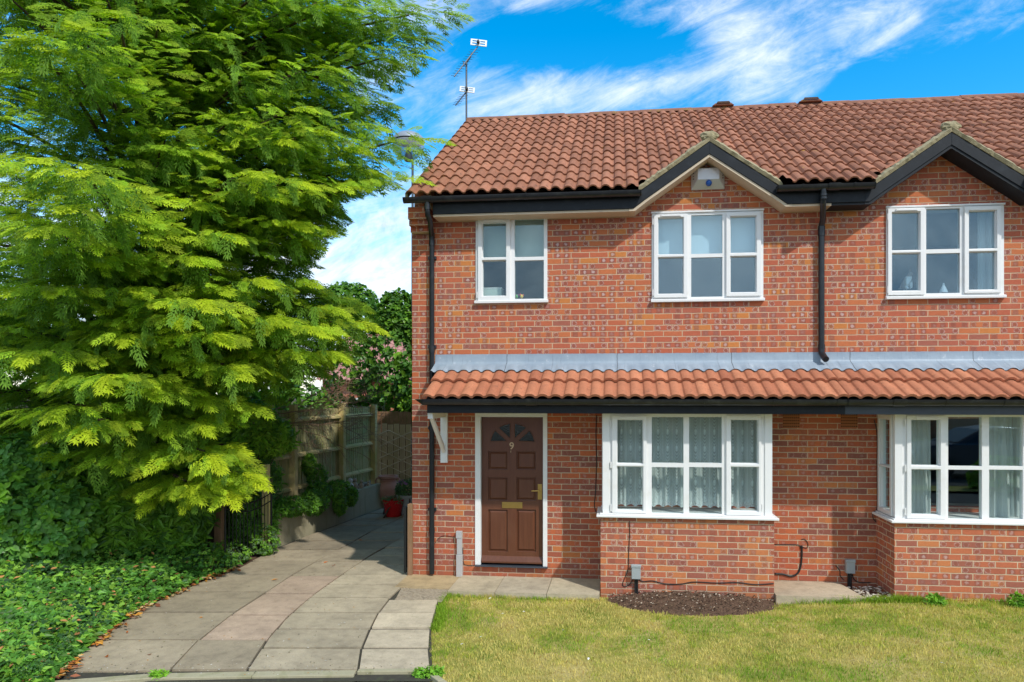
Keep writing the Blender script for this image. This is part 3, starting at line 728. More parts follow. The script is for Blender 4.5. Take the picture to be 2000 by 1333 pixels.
fxc,fz=at(1000.8,866.5,YD); frx=wx(1047,YD)-fxc; frz=wz(1000,826.5,YD)-fz
s=MB(); bars=MB()
for k in range(4):
    a0,a1=math.pi*k/4+.10,math.pi*(k+1)/4-.10
    if k==0:a0=.05
    if k==3:a1=math.pi-.05
    pts=[(fxc+.24*frx*math.cos((a0+a1)/2),fz+.012+.20*frz*math.sin((a0+a1)/2))]
    pts+=[(fxc+frx*.93*math.cos(a0+(a1-a0)*i/8),fz+.012+frz*.93*math.sin(a0+(a1-a0)*i/8)) for i in range(9)]
    s.prism(pts,YD-.0015,YD+.002)
    lp=[(x,YD-.003,z) for x,z in pts]; bars.tube(lp+[lp[0]],.0055,6,False)
s.build('fanlight',M['obscure'],door); bars.build('fanlight_moulding',M['door'],door,smooth=True)
s=MB(); s.prismx([(YD-.045,dzb-.002),(YD-.045,dzb+.02),(YD-.006,dzb+.085),(YD-.001,dzb+.09),(YD-.001,dzb-.002)],dx0+.004,dx1-.004); s.build('weather_board',M['door'],door,bevel=.003)
s=MB(); t=rect((927.5,1069.6,1099,1109),WY-.05); s.box(t[0],t[1],WY-.055,WY+.09,t[2],.158); s.build('door_sill',M['black2'],H1,bevel=.004)
r_=rect((980.6,1020.4,981,993),YD); s=MB(); s.box(r_[0],r_[1],YD-.007,YD-.0005,r_[2],r_[3]); s.box(r_[0]+.025,r_[1]-.025,YD-.011,YD-.0072,r_[2]+.020,r_[3]-.020); s.build('letter_plate',M['brass'],door,bevel=.002)
r_=rect((1050.5,1058.5,946,976),YD); s=MB(); s.box(r_[0],r_[1],YD-.008,YD-.0005,r_[2],r_[3]); xh,zh=at(1055,958,YD); x2,_=at(1039,958,YD)
s.tube([(xh,YD-.008,zh),(xh,YD-.045,zh),(xh-.012,YD-.052,zh),(x2,YD-.05,zh-.004)],.008,8); s.box(xh-.005,xh+.005,YD-.0095,YD-.0081,zh-.085,zh-.06); s.build('handle',M['brass'],door,bevel=.002)
def text(body,x,z,size,y,mat_,parent,name,ext=.002,boldx=.0):
    cu=bpy.data.curves.new(name,'FONT'); cu.body=body; cu.size=size; cu.extrude=ext; cu.offset=boldx; cu.align_x='CENTER'; cu.align_y='CENTER'
    tmp=bpy.data.objects.new('tmp',cu); scene.collection.objects.link(tmp); dg=bpy.context.evaluated_depsgraph_get()
    me=bpy.data.meshes.new_from_object(tmp.evaluated_get(dg)); bpy.data.objects.remove(tmp); bpy.data.curves.remove(cu)
    o_=off(parent); me.transform(Matrix.Translation(Vector((x,y,z))-o_)@Matrix.Rotation(R(90),4,'X')); me.materials.clear(); me.materials.append(mat_)
    o=bpy.data.objects.new(name,me); link(o,parent); return o
M['num']=plain('pale_brass_number',(.62,.45,.28),.4,.2)
nx_,nz_=at(999.5,872,YD); text('9',nx_,nz_,.135,YD-.006,M['num'],door,'house_number',.004,.001)
s=MB(); s.tube([(nx_-.012,YD-.004,nz_-.06),(nx_-.012,YD-.004,nz_-.085)],.004,6); s.build('keyhole_cover',M['num'],door)

# ---- bay windows
def bay(root,px0,px1,zb,yf,lights,hinges,vents,wpx,rightlimit=None,n=1):
    X0,X1=wx(px0,yf),(wx(px1,yf) if rightlimit is None else wx(px0,yf)+rightlimit)
    s=MB(); s.box(X0,X1,yf,WY-.001,zb,.943); s.build('bay_wall',M['brick_bay'],root)
    Y=yf+.035; wX0=wx(wpx[0],Y); wX1=wx(wpx[1],Y) if rightlimit is None else X1-.06
    zb_,zt_=.987,2.2265
    holes=[];sash=[];pn=MB()
    for L in lights:
        kind,a,b,(t0,t1),(b0,b1),so_=L
        hx0,hx1=(wx(a,Y),wx(b,Y)); mx=(a+b)/2
        hz=[(hx0,hx1,wz(mx,t1,Y),wz(mx,t0,Y)),(hx0,hx1,wz(mx,b1,Y),wz(mx,b0,Y))]; holes+=hz
        for h in hz: pn.box(h[0]-.005,h[1]+.005,Y+.028,Y+.034,h[2]-.005,h[3]+.005)
        if kind=='sash': sash.append((so_,hz))
    fo_=plate(MB(),wX0,wX1,zb_,zt_,holes,Y,Y+.07).build('bay_window',M['white'],root,bevel=.003)
    for so_,hz in sash:
        q=MB(); r=rect(so_,Y); g=.008; plate(q,r[0],r[1],max(r[2],zb_+.004),min(r[3],zt_-.012),[(h[0]-g,h[1]+g,h[2]-g,h[3]+g) for h in hz],Y-.024,Y-.0015); q.build('casement',M['white'],fo_,bevel=.004)
    # glazed returns to the wall
    zm=(zb_+zt_)/2-.03
    for xs_,o1 in((wX0,1),(wX1,-1)):
        q=MB(); a0,a1=Y+.0715,WY-.003
        hs=[(a0+.06,a1-.09,zb_+.07,zm-.015),(a0+.06,a1-.09,zm+.015,zt_-.08)]
        plate(q,a0,a1,zb_,zt_,hs,xs_ if o1>0 else xs_-.06,xs_+.06 if o1>0 else xs_,axis='x'); q.build('side_frame',M['white'],fo_,bevel=.003)
        for h in hs: pn.box(xs_+.027*o1,xs_+.033*o1,h[0]-.005,h[1]+.005,h[2]-.005,h[3]+.005)
        q=MB(); plate(q,a0+.01,a1-.04,zb_+.012,zt_-.02,[(h[0]-.006,h[1]+.006,h[2]-.006,h[3]+.006) for h in hs],xs_-.022*o1 if o1>0 else xs_+.0015,xs_-.0015 if o1>0 else xs_+.022,axis='x'); q.build('casement',M['white'],fo_,bevel=.003)
    pn.build('pane',M['glass'],fo_)
    # moulded corner posts
    q=MB()
    for a in(wX0,wX1):
        q.box(a-.012,a+.075 if a==wX0 else a+.012,Y-.012,Y-.0012,zb_,zt_) if a==wX0 else q.box(a-.075,a+.012,Y-.012,Y-.0012,zb_,zt_)
    q.each('corner_post',M['white'],fo_,bevel=.003)
    q=MB(); o_=.05
    q.prismz([(X0-o_,WY-.002),(X0-o_,yf-o_),(X1+o_,yf-o_),(X1+o_,WY-.002)],.9435,.972); q.prismz([(X0-.01,WY-.002),(X0-.01,yf-.005),(X1+.01,yf-.005),(X1+.01,WY-.002)],.9725,.9865)
    q.build('sill',M['white'],fo_,bevel=.006)
    q=MB()
    for (a,b,y) in vents:
        x0_,z_=at(a,y,Y); x1_,_=at(b,y,Y); q.box(x0_,x1_,Y-.045,Y-.0245,z_-.014,z_+.012)
    q.each('trickle_vent',M['white'],fo_,bevel=.002)
    q=MB()
    for (a,y0,y1) in hinges:
        x_,z0_=at(a,y1,Y); _,z1_=at(a,y0,Y); q.tube([(x_,Y-.02,z0_),(x_,Y-.02,z1_)],.010,8)
    q.each('hinge',M['white'],fo_,smooth='auto')
    return (X0,X1,wX0,wX1,Y)
B1=bay(H1,1173,1512,-.2,8.45,[('sash',1206,1255,(821,905),(912,996),(1195.5,1263,812,1007)),('fix',1273,1335,(815,905),(913,1003),None),('fix',1346,1410,(815,905),(913,1004),None),('sash',1428,1480,(821,905),(913,998),(1418,1486.5,812,1009))],
    [(1193,820,833),(1193,902,914),(1193,985,998),(1488,820,833),(1488,985,998)],[(1210,1248,816)],(1179,1506))
B2=bay(H2,1747,1747,-.2,8.45,[('sash',1780,1834,(821,909),(918,1005),(1770,1846,812,1016)),('fix',1852,1918,(815,911),(918,1014),None),('fix',1932,1998,(815,911),(918,1014),None),('sash',2016,2072,(821,911),(918,1005),(2006,2084,812,1016))],
    [(1767,820,833),(1767,908,921),(1767,992,1006)],[(1787,1829,817)],(1749,2100),rightlimit=2.26)
# ---- downpipes
s=MB(); py=8.985; gx=wx(835,8.68)
x_a=wx(843.5,py)
s.tube([(gx,8.672,4.97),(gx,8.672,4.86),(gx,8.69,4.80),(gx+.012,8.76,4.74),(x_a,py-.02,4.60),(x_a,py,4.52),(x_a,py,.03)],.034,12)
for z_ in (4.90,4.60,4.50,3.05,2.0,.62): 
    xx=gx if z_>4.7 else x_a; yy=8.672 if z_>4.7 else py; s.tube([(xx,yy,z_-.035),(xx,yy,z_+.035)],.040,12)
for z_ in(4.3,3.1,2.0,.9): s.box(x_a-.055,x_a+.055,py+.005,WY-.001,z_-.02,z_+.02)
s.build('downpipe',M['pipe'],H1,smooth='auto')
s=MB(); gx=wx(1608,8.68); x_a=wx(1604.5,py)
s.tube([(gx,8.672,4.97),(gx,8.672,4.88),(gx,8.69,4.82),(x_a,8.93,4.66),(x_a,py,4.60),(x_a,py,4.50),(x_a,py,3.02)],.036,12)
for z_ in(4.90,4.86): s.tube([(gx,8.672,z_-.012),(gx,8.672,z_+.012)],.044,12)
for z_ in(4.56,4.50,3.06): s.tube([(x_a,py,z_-.03),(x_a,py,z_+.03)],.043,12)
s.tube([(x_a,py,3.06),(x_a,py-.01,2.98),(x_a+.015,py-.08,2.915),(x_a+.02,py-.12,2.895)],.040,12); s.build('downpipe',M['pipe'],H1,smooth='auto')
s=MB(); s.tube([(x_a+.0203,py-.1205,2.8948),(x_a+.0204,py-.1215,2.8943)],.032,12); s.build('pipe_mouth',M['dark'],H1)
# ---- gallows bracket under the canopy end
s=MB(); a=rect((861,874.5,808,904),WY-.02); s.box(a[0],a[1],WY-.045,WY-.002,a[2],2.2265); 
bx0=(a[0]+a[1])/2-.032; bx1=bx0+.064; s.box(bx0,bx1,8.31,WY-.0455,2.150,2.2265)
s.prismx([(8.36,2.149),(8.43,2.149),(WY-.0455,1.74),(WY-.0455,1.66)],bx0+.008,bx1-.008); s.build('bracket',M['white'],H1,bevel=.003)
# ---- alarm box
YA=WY-.002; r_=rect((1350.5,1416,326,369),YA-.06); s=MB(); x0,x1,z0,z1=r_; k=.075
fr_=[(x0,z0),(x1,z0),(x1,z1),(x0,z1)]; ft=[(x0+k,z0+.11),(x1-k,z0+.11),(x1-k,z1-.03),(x0+k,z1-.03)]
vs=[(x,YA,z) for x,z in fr_]+[(x,YA-.025,z) for x,z in fr_]+[(x,YA-.10,z) for x,z in ft]
s.add(vs,[(3,2,1,0),(0,1,5,4),(1,2,6,5),(2,3,7,6),(3,0,4,7),(4,5,9,8),(5,6,10,9),(6,7,11,10),(7,4,8,11),(8,9,10,11)])
al=s.build('alarm_box',M['alarm'],H1,bevel=.004)
s=MB()
for sg,xb in((1,x0+.035),(-1,x1-.035)):
    for q in range(3):
        zz=z0+.125+q*.035; s.add([(xb-.016,YA-.058+ .0,zz),(xb+.016,YA-.058,zz+.006),(xb+.016,YA-.058,zz+.016),(xb-.016,YA-.058,zz+.010),(xb-.016,YA-.054,zz),(xb+.016,YA-.054,zz+.006),(xb+.016,YA-.054,zz+.016),(xb-.016,YA-.054,zz+.010)],[(0,1,2,3),(7,6,5,4),(0,4,5,1),(1,5,6,2),(2,6,7,3),(3,7,4,0)])
s.each('louvre',M['dark'],al)
bx,bz=at(1384.5,358,YA-.09); s=MB(); s.blob((bx,YA-.085,bz),(.040,.045,.040),0,16,10,0); s.build('lamp_lens',M['blue'],al,smooth=True)
# ---- air bricks
for (a,b,y0,y1,rt) in((1529,1562,808,836,H1),(1642,1675,808,836,H2)):
    r_=rect((a,b,y0,y1),WY-.004); s=MB(); s.box(r_[0],r_[1],WY-.005,WY+.01,r_[2],r_[3]); ab=s.build('air_brick',M['airbrick'],rt)
    s=MB(); nxh,nzh=8,5
    for i in range(nxh):
        for j in range(nzh):
            cx_=r_[0]+(r_[1]-r_[0])*(i+.5)/nxh; cz_=r_[2]+(r_[3]-r_[2])*(j+.5)/nzh; s.box(cx_-.007,cx_+.007,WY-.0062,WY-.0052,cz_-.008,cz_+.008)
    s.build('vent_holes',M['dark'],ab)
# ---- meter boxes, duct, cables
for (a,b,y0,y1,yw,rt) in((1233.5,1251,1104,1131,8.45,H1),(1652,1669.5,1094,1120,WY,H2)):
    r_=rect((a,b,y0,y1),yw-.05); s=MB(); s.box(r_[0],r_[1],yw-.075,yw-.001,r_[2],r_[3]); s.box(r_[0]-.006,r_[1]+.006,yw-.08,yw-.03,r_[3]-.03,r_[3]+.006)
    mbx=s.build('meter_box',M['meter'],rt,bevel=.006)
    s=MB(); s.box(r_[0]+.035,r_[0]+.055,yw-.03,yw-.001,-.02,r_[2]-.001); s.tube([(r_[1]-.04,yw-.025,r_[2]),(r_[1]-.04,yw-.02,-.02)],.014,8); s.build('conduit',M['rubber'],mbx)
s=MB(); d0=rect((890.5,902,1038,1052),WY-.05); d1=rect((892,902,1052,1127),WY-.05)
s.box(d0[0],d0[1],WY-.055,WY-.001,d0[2],d0[3]); s.box(d1[0],d1[1],WY-.048,WY-.001,.30,d0[2]-.001); s.prismx([(WY-.06,.298),(WY-.001,.298),(WY-.001,.0),(WY-.06,.0)],d1[0]-.006,d1[1]+.008); s.build('cable_duct',M['meter_w'] if 'meter_w' in M else M['alarm'],H1,bevel=.004)
def cable(root,pts,Y,r=.0045):
    s=MB(); P_=[]
    for (px,py_) in pts: x,z=at(px,py_,Y); P_.append(Vector((x,Y,z)))
    Q=[]
    for i in range(len(P_)-1):
        p0=P_[max(i-1,0)];p1=P_[i];p2=P_[i+1];p3=P_[min(i+2,len(P_)-1)]
        for k in range(5):
            t=k/5; Q.append(.5*((2*p1)+(p2-p0)*t+(2*p0-5*p1+4*p2-p3)*t*t+(3*p1-p0-3*p2+p3)*t**3))
    Q.append(P_[-1]); s.tube(Q,r,6); return s.build('cable',M['rubber'],root,smooth=True)
cable(H1,[(1165,811),(1164,850),(1165,900),(1163,960),(1161,985),(1164,1000),(1170,1004)],WY-.006,.006)
cable(H1,[(1229,1018),(1230,1040),(1228,1080),(1227,1110),(1220,1130),(1216,1142),(1222,1146),(1231,1140),(1236,1131)],8.444)
cable(H1,[(1247,1131),(1256,1136),(1275,1135),(1300,1141),(1330,1141),(1356,1137),(1400,1139),(1440,1138),(1475,1142),(1511,1140)],8.444,.006)
cable(H1,[(838,1082),(860,1049),(890,1050)],WY-.006,.003); cable(H1,[(904,1070),(905,1098),(910,1104),(928,1105)],WY-.006,.004)
cable(H1,[(1513,1064),(1535,1064),(1560,1065),(1563,1072)],WY-.006,.005)
cable(H1,[(1513,1121),(1530,1122),(1545,1126),(1558,1120),(1564,1105),(1566,1085),(1566,1066)],WY-.008,.012)
cable(H1,[(1566,1068),(1576,1071),(1578,1062),(1572,1054),(1565,1054)],WY-.006,.004)
cable(H2,[(1632,1105),(1640,1115),(1641,1125),(1648,1133)],WY-.006,.005); cable(H2,[(1665,1122),(1668,1132),(1680,1138),(1700,1138)],WY-.006,.006)
cable(H2,[(1707,820),(1713,850),(1713,920),(1713,990),(1706,1001),(1705,1012),(1711,1020)],WY-.008,.005)
# ---------------------------------------------------------------- ground, drive, lawn, road
def sheet(name,poly,z,mat_,kind='structure'):
    mb=MB(); mb.v=[(x,y,z) for x,y in poly]; mb.f=[tuple(range(len(poly)))]; return mb.build(name,mat_,None,kind=kind)
sheet('ground',[(-400,-400),(400,-400),(400,600),(-400,600)],-.16,M['ground'])
E_=[(20,1331+25),(95,1331),(148,1284),(206,1239),(267,1194),(335,1164),(400,1134),(451,1116),(473,1106),(500,1091),(544,1069),(645,1030.6),(731,998),(760,988),(790,979)]
L3=[(300,1334),(327,1314),(387,1252),(456,1198),(520,1157),(571.5,1123),(622,1094),(682.7,1062),(733,1034),(788.7,1009),(815,997),(835,985)]
L2=[(463,1334),(478,1314),(526,1245),(562,1205),(608.6,1165),(643,1140),(685,1111),(728,1083),(765,1061),(789,1047.5),(830,1024),(890,990)]
L1=[(695,1334),(698.6,1308),(706.6,1266),(722.5,1229),(739.7,1197),(764.8,1165),(804,1130),(812,1120)]
RL=[(841,1334),(840,1306),(838,1263),(841.6,1226),(849.6,1197),(857.5,1168)]
def lx(line,y):
    ys=[p[1] for p in line]; xs=[p[0] for p in line]
    return float(np.interp(-y,[-v for v in ys],xs))
def slabs(mb_list,La,Lb,ys,seed,tone,seedcol):
    rg=random.Random(seed)
    for i in range(len(ys)-1):
        y0,y1=ys[i],ys[i+1]; a=[(lx(La,y0),y0),(lx(Lb,y0),y0),(lx(Lb,(y0+y1)/2),(y0+y1)/2),(lx(Lb,y1),y1),(lx(La,y1),y1),(lx(La,(y0+y1)/2),(y0+y1)/2)]
        P_=[Vector(gr(*p)) for p in a]; c=sum(P_,Vector((0,0)))/6
        Q=[]
        for p in P_:
            r_=Vector((CA,SA)); f_=Vector((-SA,CA)); e=c-p; a_=e.dot(r_); b_=e.dot(f_); Q.append(p+r_*math.copysign(.011,a_)+f_*(math.copysign(.022,b_) if abs(b_)>.12 else 0))
        zt=rg.uniform(-.003,.003); tl=rg.uniform(-.002,.002)
        col=tone(i,rg); mb_list.append((Q,zt,tl,col))
sl=[]
def toneB(i,rg):
    if i in(1,2,3): k=rg.uniform(.92,1.05); return (.45*k,.335*k,.240*k)
    k=rg.uniform(.78,1.06); return (.42*k,.345*k,.235*k)
def toneA(i,rg): k=rg.uniform(.74,1.0); return (.42*k,.345*k,.235*k)
def toneC(i,rg): k=rg.uniform(.80,1.06); return (.46*k,.385*k,.265*k)
def toneD(i,rg): k=rg.uniform(.88,1.1); return (.53*k,.445*k,.315*k)
slabs(sl,E_,L3,[1312,1250,1196,1156,1122,1096,1074,1056,1040,1026,1014,1003,993],1,toneA,0)
slabs(sl,L3,L2,[1310,1251,1202,1160,1125,1097,1075,1056,1040,1026,1014,1003,993],2,toneB,0)
slabs(sl,L2,L1,[1309,1266,1229,1197,1168,1142,1122,1103,1086,1070,1056,1043,1031,1019,1008,997],3,toneC,0)
slabs(sl,L1,RL,[1308,1265,1227,1197,1171],4,toneD,0)
V=[];Fs=[];C=[];b=0
for Q,zt,tl,col in sl:
    n=6
    for z in(zt,-.04): V+=[(p.x,p.y,z+tl*k) for k,p in enumerate(Q)]
    Fs+=[(b,b+1,b+2,b+3),(b,b+3,b+4,b+5)]+[(b+k,b+n+k,b+n+(k+1)%n,b+(k+1)%n) for k in range(n)]; C+=[col]*12; b+=12
npmesh('driveway',V,Fs,M['slab'],None,np.array(C),kind='structure')
def gpts(pts,z=0): return [gr(x,y,z) for x,y in pts]
sheet('driveway_bed',gpts([(95,1331),(845,1331),(842,1230),(860,1165),(870,1120),(900,1100)],-.018)+[cw(1.5,17)]+gpts([(790,979),(731,998),(544,1069),(473,1106),(400,1134),(267,1194)],-.018),-.018,M['joint'])
M['grit']=plain('sandy_grit',(.34,.28,.20),.95,0,.5,30,bumpk=1)
# sandy landing and door step slabs
def blockpoly(mb,pts,z0,z1): mb.prismz(pts,z0,z1)
V=[];Fs=[];C=[];b=0
def slab3(pts,z0,z1,col):
    global b
    n=len(pts)
    for z in(z1,z0): V.extend([(x,y,z) for x,y in pts])
    assert n==4
    Fs.append((b,b+1,b+2,b+3)); Fs.extend([(b+k,b+n+k,b+n+(k+1)%n,b+(k+1)%n) for k in range(n)]); C.extend([col]*8); b+=8
fyd=WY-.005
lx0=wx(806,WY)
def fx(px,py,z): return gr(px,py,z)
zz=.012
sx_=[(868,892),(963,985),(1066,1080),(1171,1182)]
yb0,yf0=WY-.003,8.30
front_x=[gr(p,1161+ (p-868)*.02,zz)[0] for p,_ in sx_]; xs4=[front_x[0],front_x[1],front_x[2],front_x[3]]
for i in range(3):
    a,c_=xs4[i]+.004,xs4[i+1]-.004; slab3([(a,yf0),(c_,yf0),(c_,yb0),(a,yb0)],-.10,zz+(.002*i),((.50,.42,.29),(.47,.40,.29),(.50,.43,.30))[i])
slab3([(lx0-.05,8.42),(xs4[0]-.006,8.42),(xs4[0]-.006,yb0),(lx0-.05,yb0)],-.10,.004,(.47,.355,.20))
# slab between the bays
bx0,bx1=wx(1512,8.46)+.003,wx(1668,8.6)
zr=.065
slab3([(bx0,8.36),(bx1+.06,8.36),(bx1-.06,yb0),(bx0,yb0)],-.10,zr,(.50,.41,.29))
npmesh('path',V,Fs,M['slab'],None,np.array(C),kind='structure')
# gravelly strip between landing and drive, kerb edging
kx=[gr(p,1170,0) for p in(800,866)]
mb=MB(); rg=random.Random(5)
pl=[gr(a,b_,0) for a,b_ in((770,1174),(862,1175),(880,1150),(793,1130))]
gb=[]
for i in range(260):
    u,v=rg.random(),rg.random(); x=(pl[0][0]*(1-u)+pl[1][0]*u)*(1-v)+(pl[3][0]*(1-u)+pl[2][0]*u)*v; y=(pl[0][1]*(1-u)+pl[1][1]*u)*(1-v)+(pl[3][1]*(1-u)+pl[2][1]*u)*v
    mb.blob((x,y,-.006),(rg.uniform(.005,.016),rg.uniform(.005,.013),rg.uniform(.004,.009)),i,5,3,.3)
mb.build('gravel',M['grit'],None,kind='stuff')
sheet('mortar_strip',pl,-.010,M['grit'])
mb=MB(); Kp=[gr(a,b_,0) for a,b_ in((700,1309),(838,1308),(868,1330),(900,1352),(930,1378))]
def ribbon(mb,pts,w_,z0,z1):
    P_=[Vector(p) for p in pts]
    for i in range(len(P_)-1):
        d=(P_[i+1]-P_[i]).normalized(); n=Vector((d.y,-d.x))*w_; a,c_=P_[i]+d*.003,P_[i+1]-d*.003
        mb.prismz([a,a+n,c_+n,c_],z0,z1)
ribbon(mb,Kp,.06,-.12,.012); mb.build('kerb',M['joint2'] if 'joint2' in M else M['concrete'],None,kind='structure',bevel=.006)
mb=MB(); ribbon(mb,[gr(a,b_,0) for a,b_ in((96,1331),(300,1316),(500,1312),(697,1309.5))],.11,-.10,.004); mb.build('kerb',M['concrete'],None,kind='structure',bevel=.006)
sheet('road',[cw(-30,5.93),cw(-30,-20),cw(30,-20),cw(30,5.93)],-.070,M['asphalt'])
# ---- lawn
def lawnz(x,y):
    x=np.asarray(x,float);y=np.asarray(y,float); t=np.clip((x-1.2)/2.6,0,1); t=t*t*(3-2*t); f=np.clip((8.3-y)/2.5,0,1)
    return -.045+.10*t*(1-.5*f)+ .02*(vnoise(x*1.5,y*1.5,3)-.5)+f*.03
rl_xy=[gr(*p) for p in RL]+[gr(866,1158)]; rl_xy.sort(key=lambda p:p[1])
def rlx(y): return np.interp(y,[p[1] for p in rl_xy],[p[0] for p in rl_xy])
nx=150; ny=60; ys_=np.linspace(4.2,8.62,ny); V=[]
for y in ys_:
    xs_=np.linspace(rlx(y)-.02 + (0 if y>5.75 else (5.75-y)*.9),13,nx); V.append(np.stack([xs_,np.full(nx,y),lawnz(xs_,np.full(nx,y))-.012],1))
V=np.concatenate(V); Fq=np.array([(j*nx+i,j*nx+i+1,(j+1)*nx+i+1,(j+1)*nx+i) for j in range(ny-1) for i in range(nx-1)])
npmesh('lawn',V,Fq,M['lawn'],None,None,smooth=True,kind='structure')
# soil bed in front of the bay
SBX=(wx(1176,8.45)-.0,gr(1535,1180,0)[0]); sbc=((SBX[0]+SBX[1])/2,8.44); sba=(SBX[1]-SBX[0])/2; sbb=.62
def insoil(x,y): return ((np.abs((x-sbc[0])/sba))**2.2+(np.abs((y-sbc[1])/sbb))**2.0)<.90+.50*(vnoise(np.asarray(x,float)*7,np.asarray(y,float)*7,15)-.5)
n=90; X_,Y_=np.meshgrid(np.linspace(-1,1,n),np.linspace(-1,0.0,n)); 
rr=np.sqrt(X_**2+Y_**2); A_=np.arctan2(Y_,X_); k_=np.minimum(1,1/np.maximum(rr,1e-6)); X2,Y2=X_*k_,Y_*k_
xx=sbc[0]+X2*sba; yy=sbc[1]+Y2*sbb; rr=np.minimum(rr,1)
zz_=lawnz(xx,yy)-.025+.12*(1-rr**2)+(vnoise(xx*14,yy*14,5,4)-.5)*.075*(1-rr*.6)+(vnoise(xx*40,yy*40,6,2)-.5)*.028
V=np.stack([xx.ravel(),yy.ravel(),zz_.ravel()],1); Fq=np.array([(j*n+i,j*n+i+1,(j+1)*n+i+1,(j+1)*n+i) for j in range(n-1) for i in range(n-1)])
npmesh('soil_bed',V,Fq,M['soil'],None,None,smooth=False,kind='stuff')
def pebbles(name,count,fxy,zf,size,cols,seed,kind='stuff'):
    rg=np.random.RandomState(seed); pts=[]
    while len(pts)<count:
        x,y=fxy(rg)
        if x is not None: pts.append((x,y))
    pts=np.array(pts); t=np.array([(1,0,0),(-1,0,0),(0,1,0),(0,-1,0),(0,0,1),(0,0,-1)],float)*[1,.75,.5]
    t=t+rg.uniform(-.15,.15,t.shape); f=np.array([(0,2,4),(2,1,4),(1,3,4),(3,0,4),(2,0,5),(1,2,5),(3,1,5),(0,3,5)])
    a=rg.uniform(0,6.28,count); z=np.zeros(count); Rm=np.stack([np.stack([np.cos(a),-np.sin(a),z],1),np.stack([np.sin(a),np.cos(a),z],1),np.stack([z,z,z+1],1)],1)
    pos=np.stack([pts[:,0],pts[:,1],zf(pts[:,0],pts[:,1])],1); s_=rg.uniform(size[0],size[1],count)
    cc=np.array(cols)[rg.randint(0,len(cols),count)]*rg.uniform(.8,1.2,(count,1))
    v,f,c=instance(t,f,Rm,pos,s_,None,cc); return npmesh(name,v,f,M['attr'],None,c,kind=kind)
def fs_(rg):
    x=rg.uniform(*SBX); y=rg.uniform(sbc[1]-sbb,8.44); return (x,y) if insoil(np.array([x]),np.array([y]))[0] else (None,None)
pebbles('soil_clods',900,fs_,lambda x,y:lawnz(x,y)+.03+.08*np.clip(1-((x-sbc[0])/sba)**2-((y-sbc[1])/sbb)**2,0,1),(.005,.017),[(.13,.085,.055),(.06,.035,.024),(.15,.09,.06),(.12,.07,.045),(.10,.065,.04),(.20,.13,.08),(.08,.05,.03),(.42,.34,.26)],8)
pebbles('gravel',160,lambda rg:gr(rg.uniform(120,860),rg.uniform(1296,1318)),lambda x,y:np.zeros_like(x)+.004,(.004,.010),[(.45,.42,.36),(.2,.17,.12),(.3,.25,.15)],9)
pebbles('gravel',260,lambda rg:gr(rg.uniform(100,900),1314+rg.uniform(0,22)),lambda x,y:np.zeros_like(x)-.066,(.004,.010),[(.40,.37,.32),(.2,.18,.15),(.5,.42,.3)],10)
pebbles('rubble',170,lambda rg:(rg.uniform(bx1-.05,wx(1745,8.6)),rg.uniform(8.35,8.9)),lambda x,y:lawnz(x,y)+.02,(.008,.035),[(.45,.40,.33),(.18,.13,.09),(.55,.48,.40)],11)
# ---- grass blades
def blades(name,N,region,hr,wr,colf,seed,zf=lawnz):
    rg=np.random.RandomState(seed); x,y=region(rg,N); n=len(x)
    h=rg.uniform(hr[0],hr[1],n)*(.6+.8*vnoise(x*2.2,y*2.2,seed+1)); wd=rg.uniform(wr[0],wr[1],n); a=rg.uniform(0,6.283,n); la=rg.uniform(0,6.283,n); le=rg.uniform(.1,.9,n)*h
    z=zf(x,y)-.008; cx,sx2=np.cos(a)*wd,np.sin(a)*wd; mx,my=np.cos(la)*le,np.sin(la)*le
    P0=np.stack([x-cx,y-sx2,z],1);P1=np.stack([x+cx,y+sx2,z],1)
    P2=np.stack([x+cx*.7+mx*.35,y+sx2*.7+my*.35,z+h*.6],1);P3=np.stack([x-cx*.7+mx*.35,y-sx2*.7+my*.35,z+h*.6],1);P4=np.stack([x+mx,y+my,z+h*.95],1)
    V=np.stack([P0,P1,P2,P3,P4],1).reshape(-1,3); i=np.arange(n)*5
    Fc=np.concatenate([np.stack([i,i+1,i+2],1),np.stack([i,i+2,i+3],1),np.stack([i+3,i+2,i+4],1)]); C=colf(x,y,rg)
    return npmesh(name,V,Fc,M['grassblade'],None,np.repeat(C,5,axis=0),kind='stuff')
def lawn_reg(rg,N):
    y=8.60-(rg.rand(N)**1.0)*(8.60-4.35); x=rg.uniform(-2.2,8.6,N)
    lim=rlx(y)+ (vnoise(y*8,y*0+1,2)-.5)*.05; ok=(x>lim)&(~insoil(x,y+.015))
    ok&=~((x<XSTEP)&(y>8.285)); ok&=~((x>wx(1173,8.45)-.02)&(x<wx(1512,8.45)+.02)&(y>8.42)); ok&=~((x>bx0-.1)&(x<bx1+.05)&(y>8.37)); ok&=~((x>wx(1747,8.45)-.02)&(y>8.44)); ok&=~((x>bx1)&(y>8.46)&(rg.rand(N)<.75))
    ok&=(np.abs((-SA*x+CA*y))>4.4)
    return x[ok],y[ok]
XSTEP=front_x[3]+.0
def lawn_col(x,y,rg):
    n=len(x); a=vnoise(x*1.1,y*1.6,11,4)*.5+vnoise(x*5,y*5,12,3)*.3+vnoise(x*16,y*16,13,2)*.2
    edge=np.clip(1-(x-rlx(y))/.55,0,1); near=np.clip((y-8.0)/.5,0,1)
    g=np.clip((a-.45)*6.5+.46-edge*.55-near*.25+rg.normal(0,.22,n),0,1)[:,None]
    green=np.array([.21,.36,.030]);straw=np.array([.66,.56,.19]); ol=np.array([.44,.47,.06])
    c=np.where(g<.5,green*(1-2*g)+ol*2*g,ol*(2-2*g)+straw*(2*g-1)); brown=rg.rand(n)<.05; c[brown]=(.30,.17,.07)
    return c*rg.uniform(.75,1.25,(n,1))
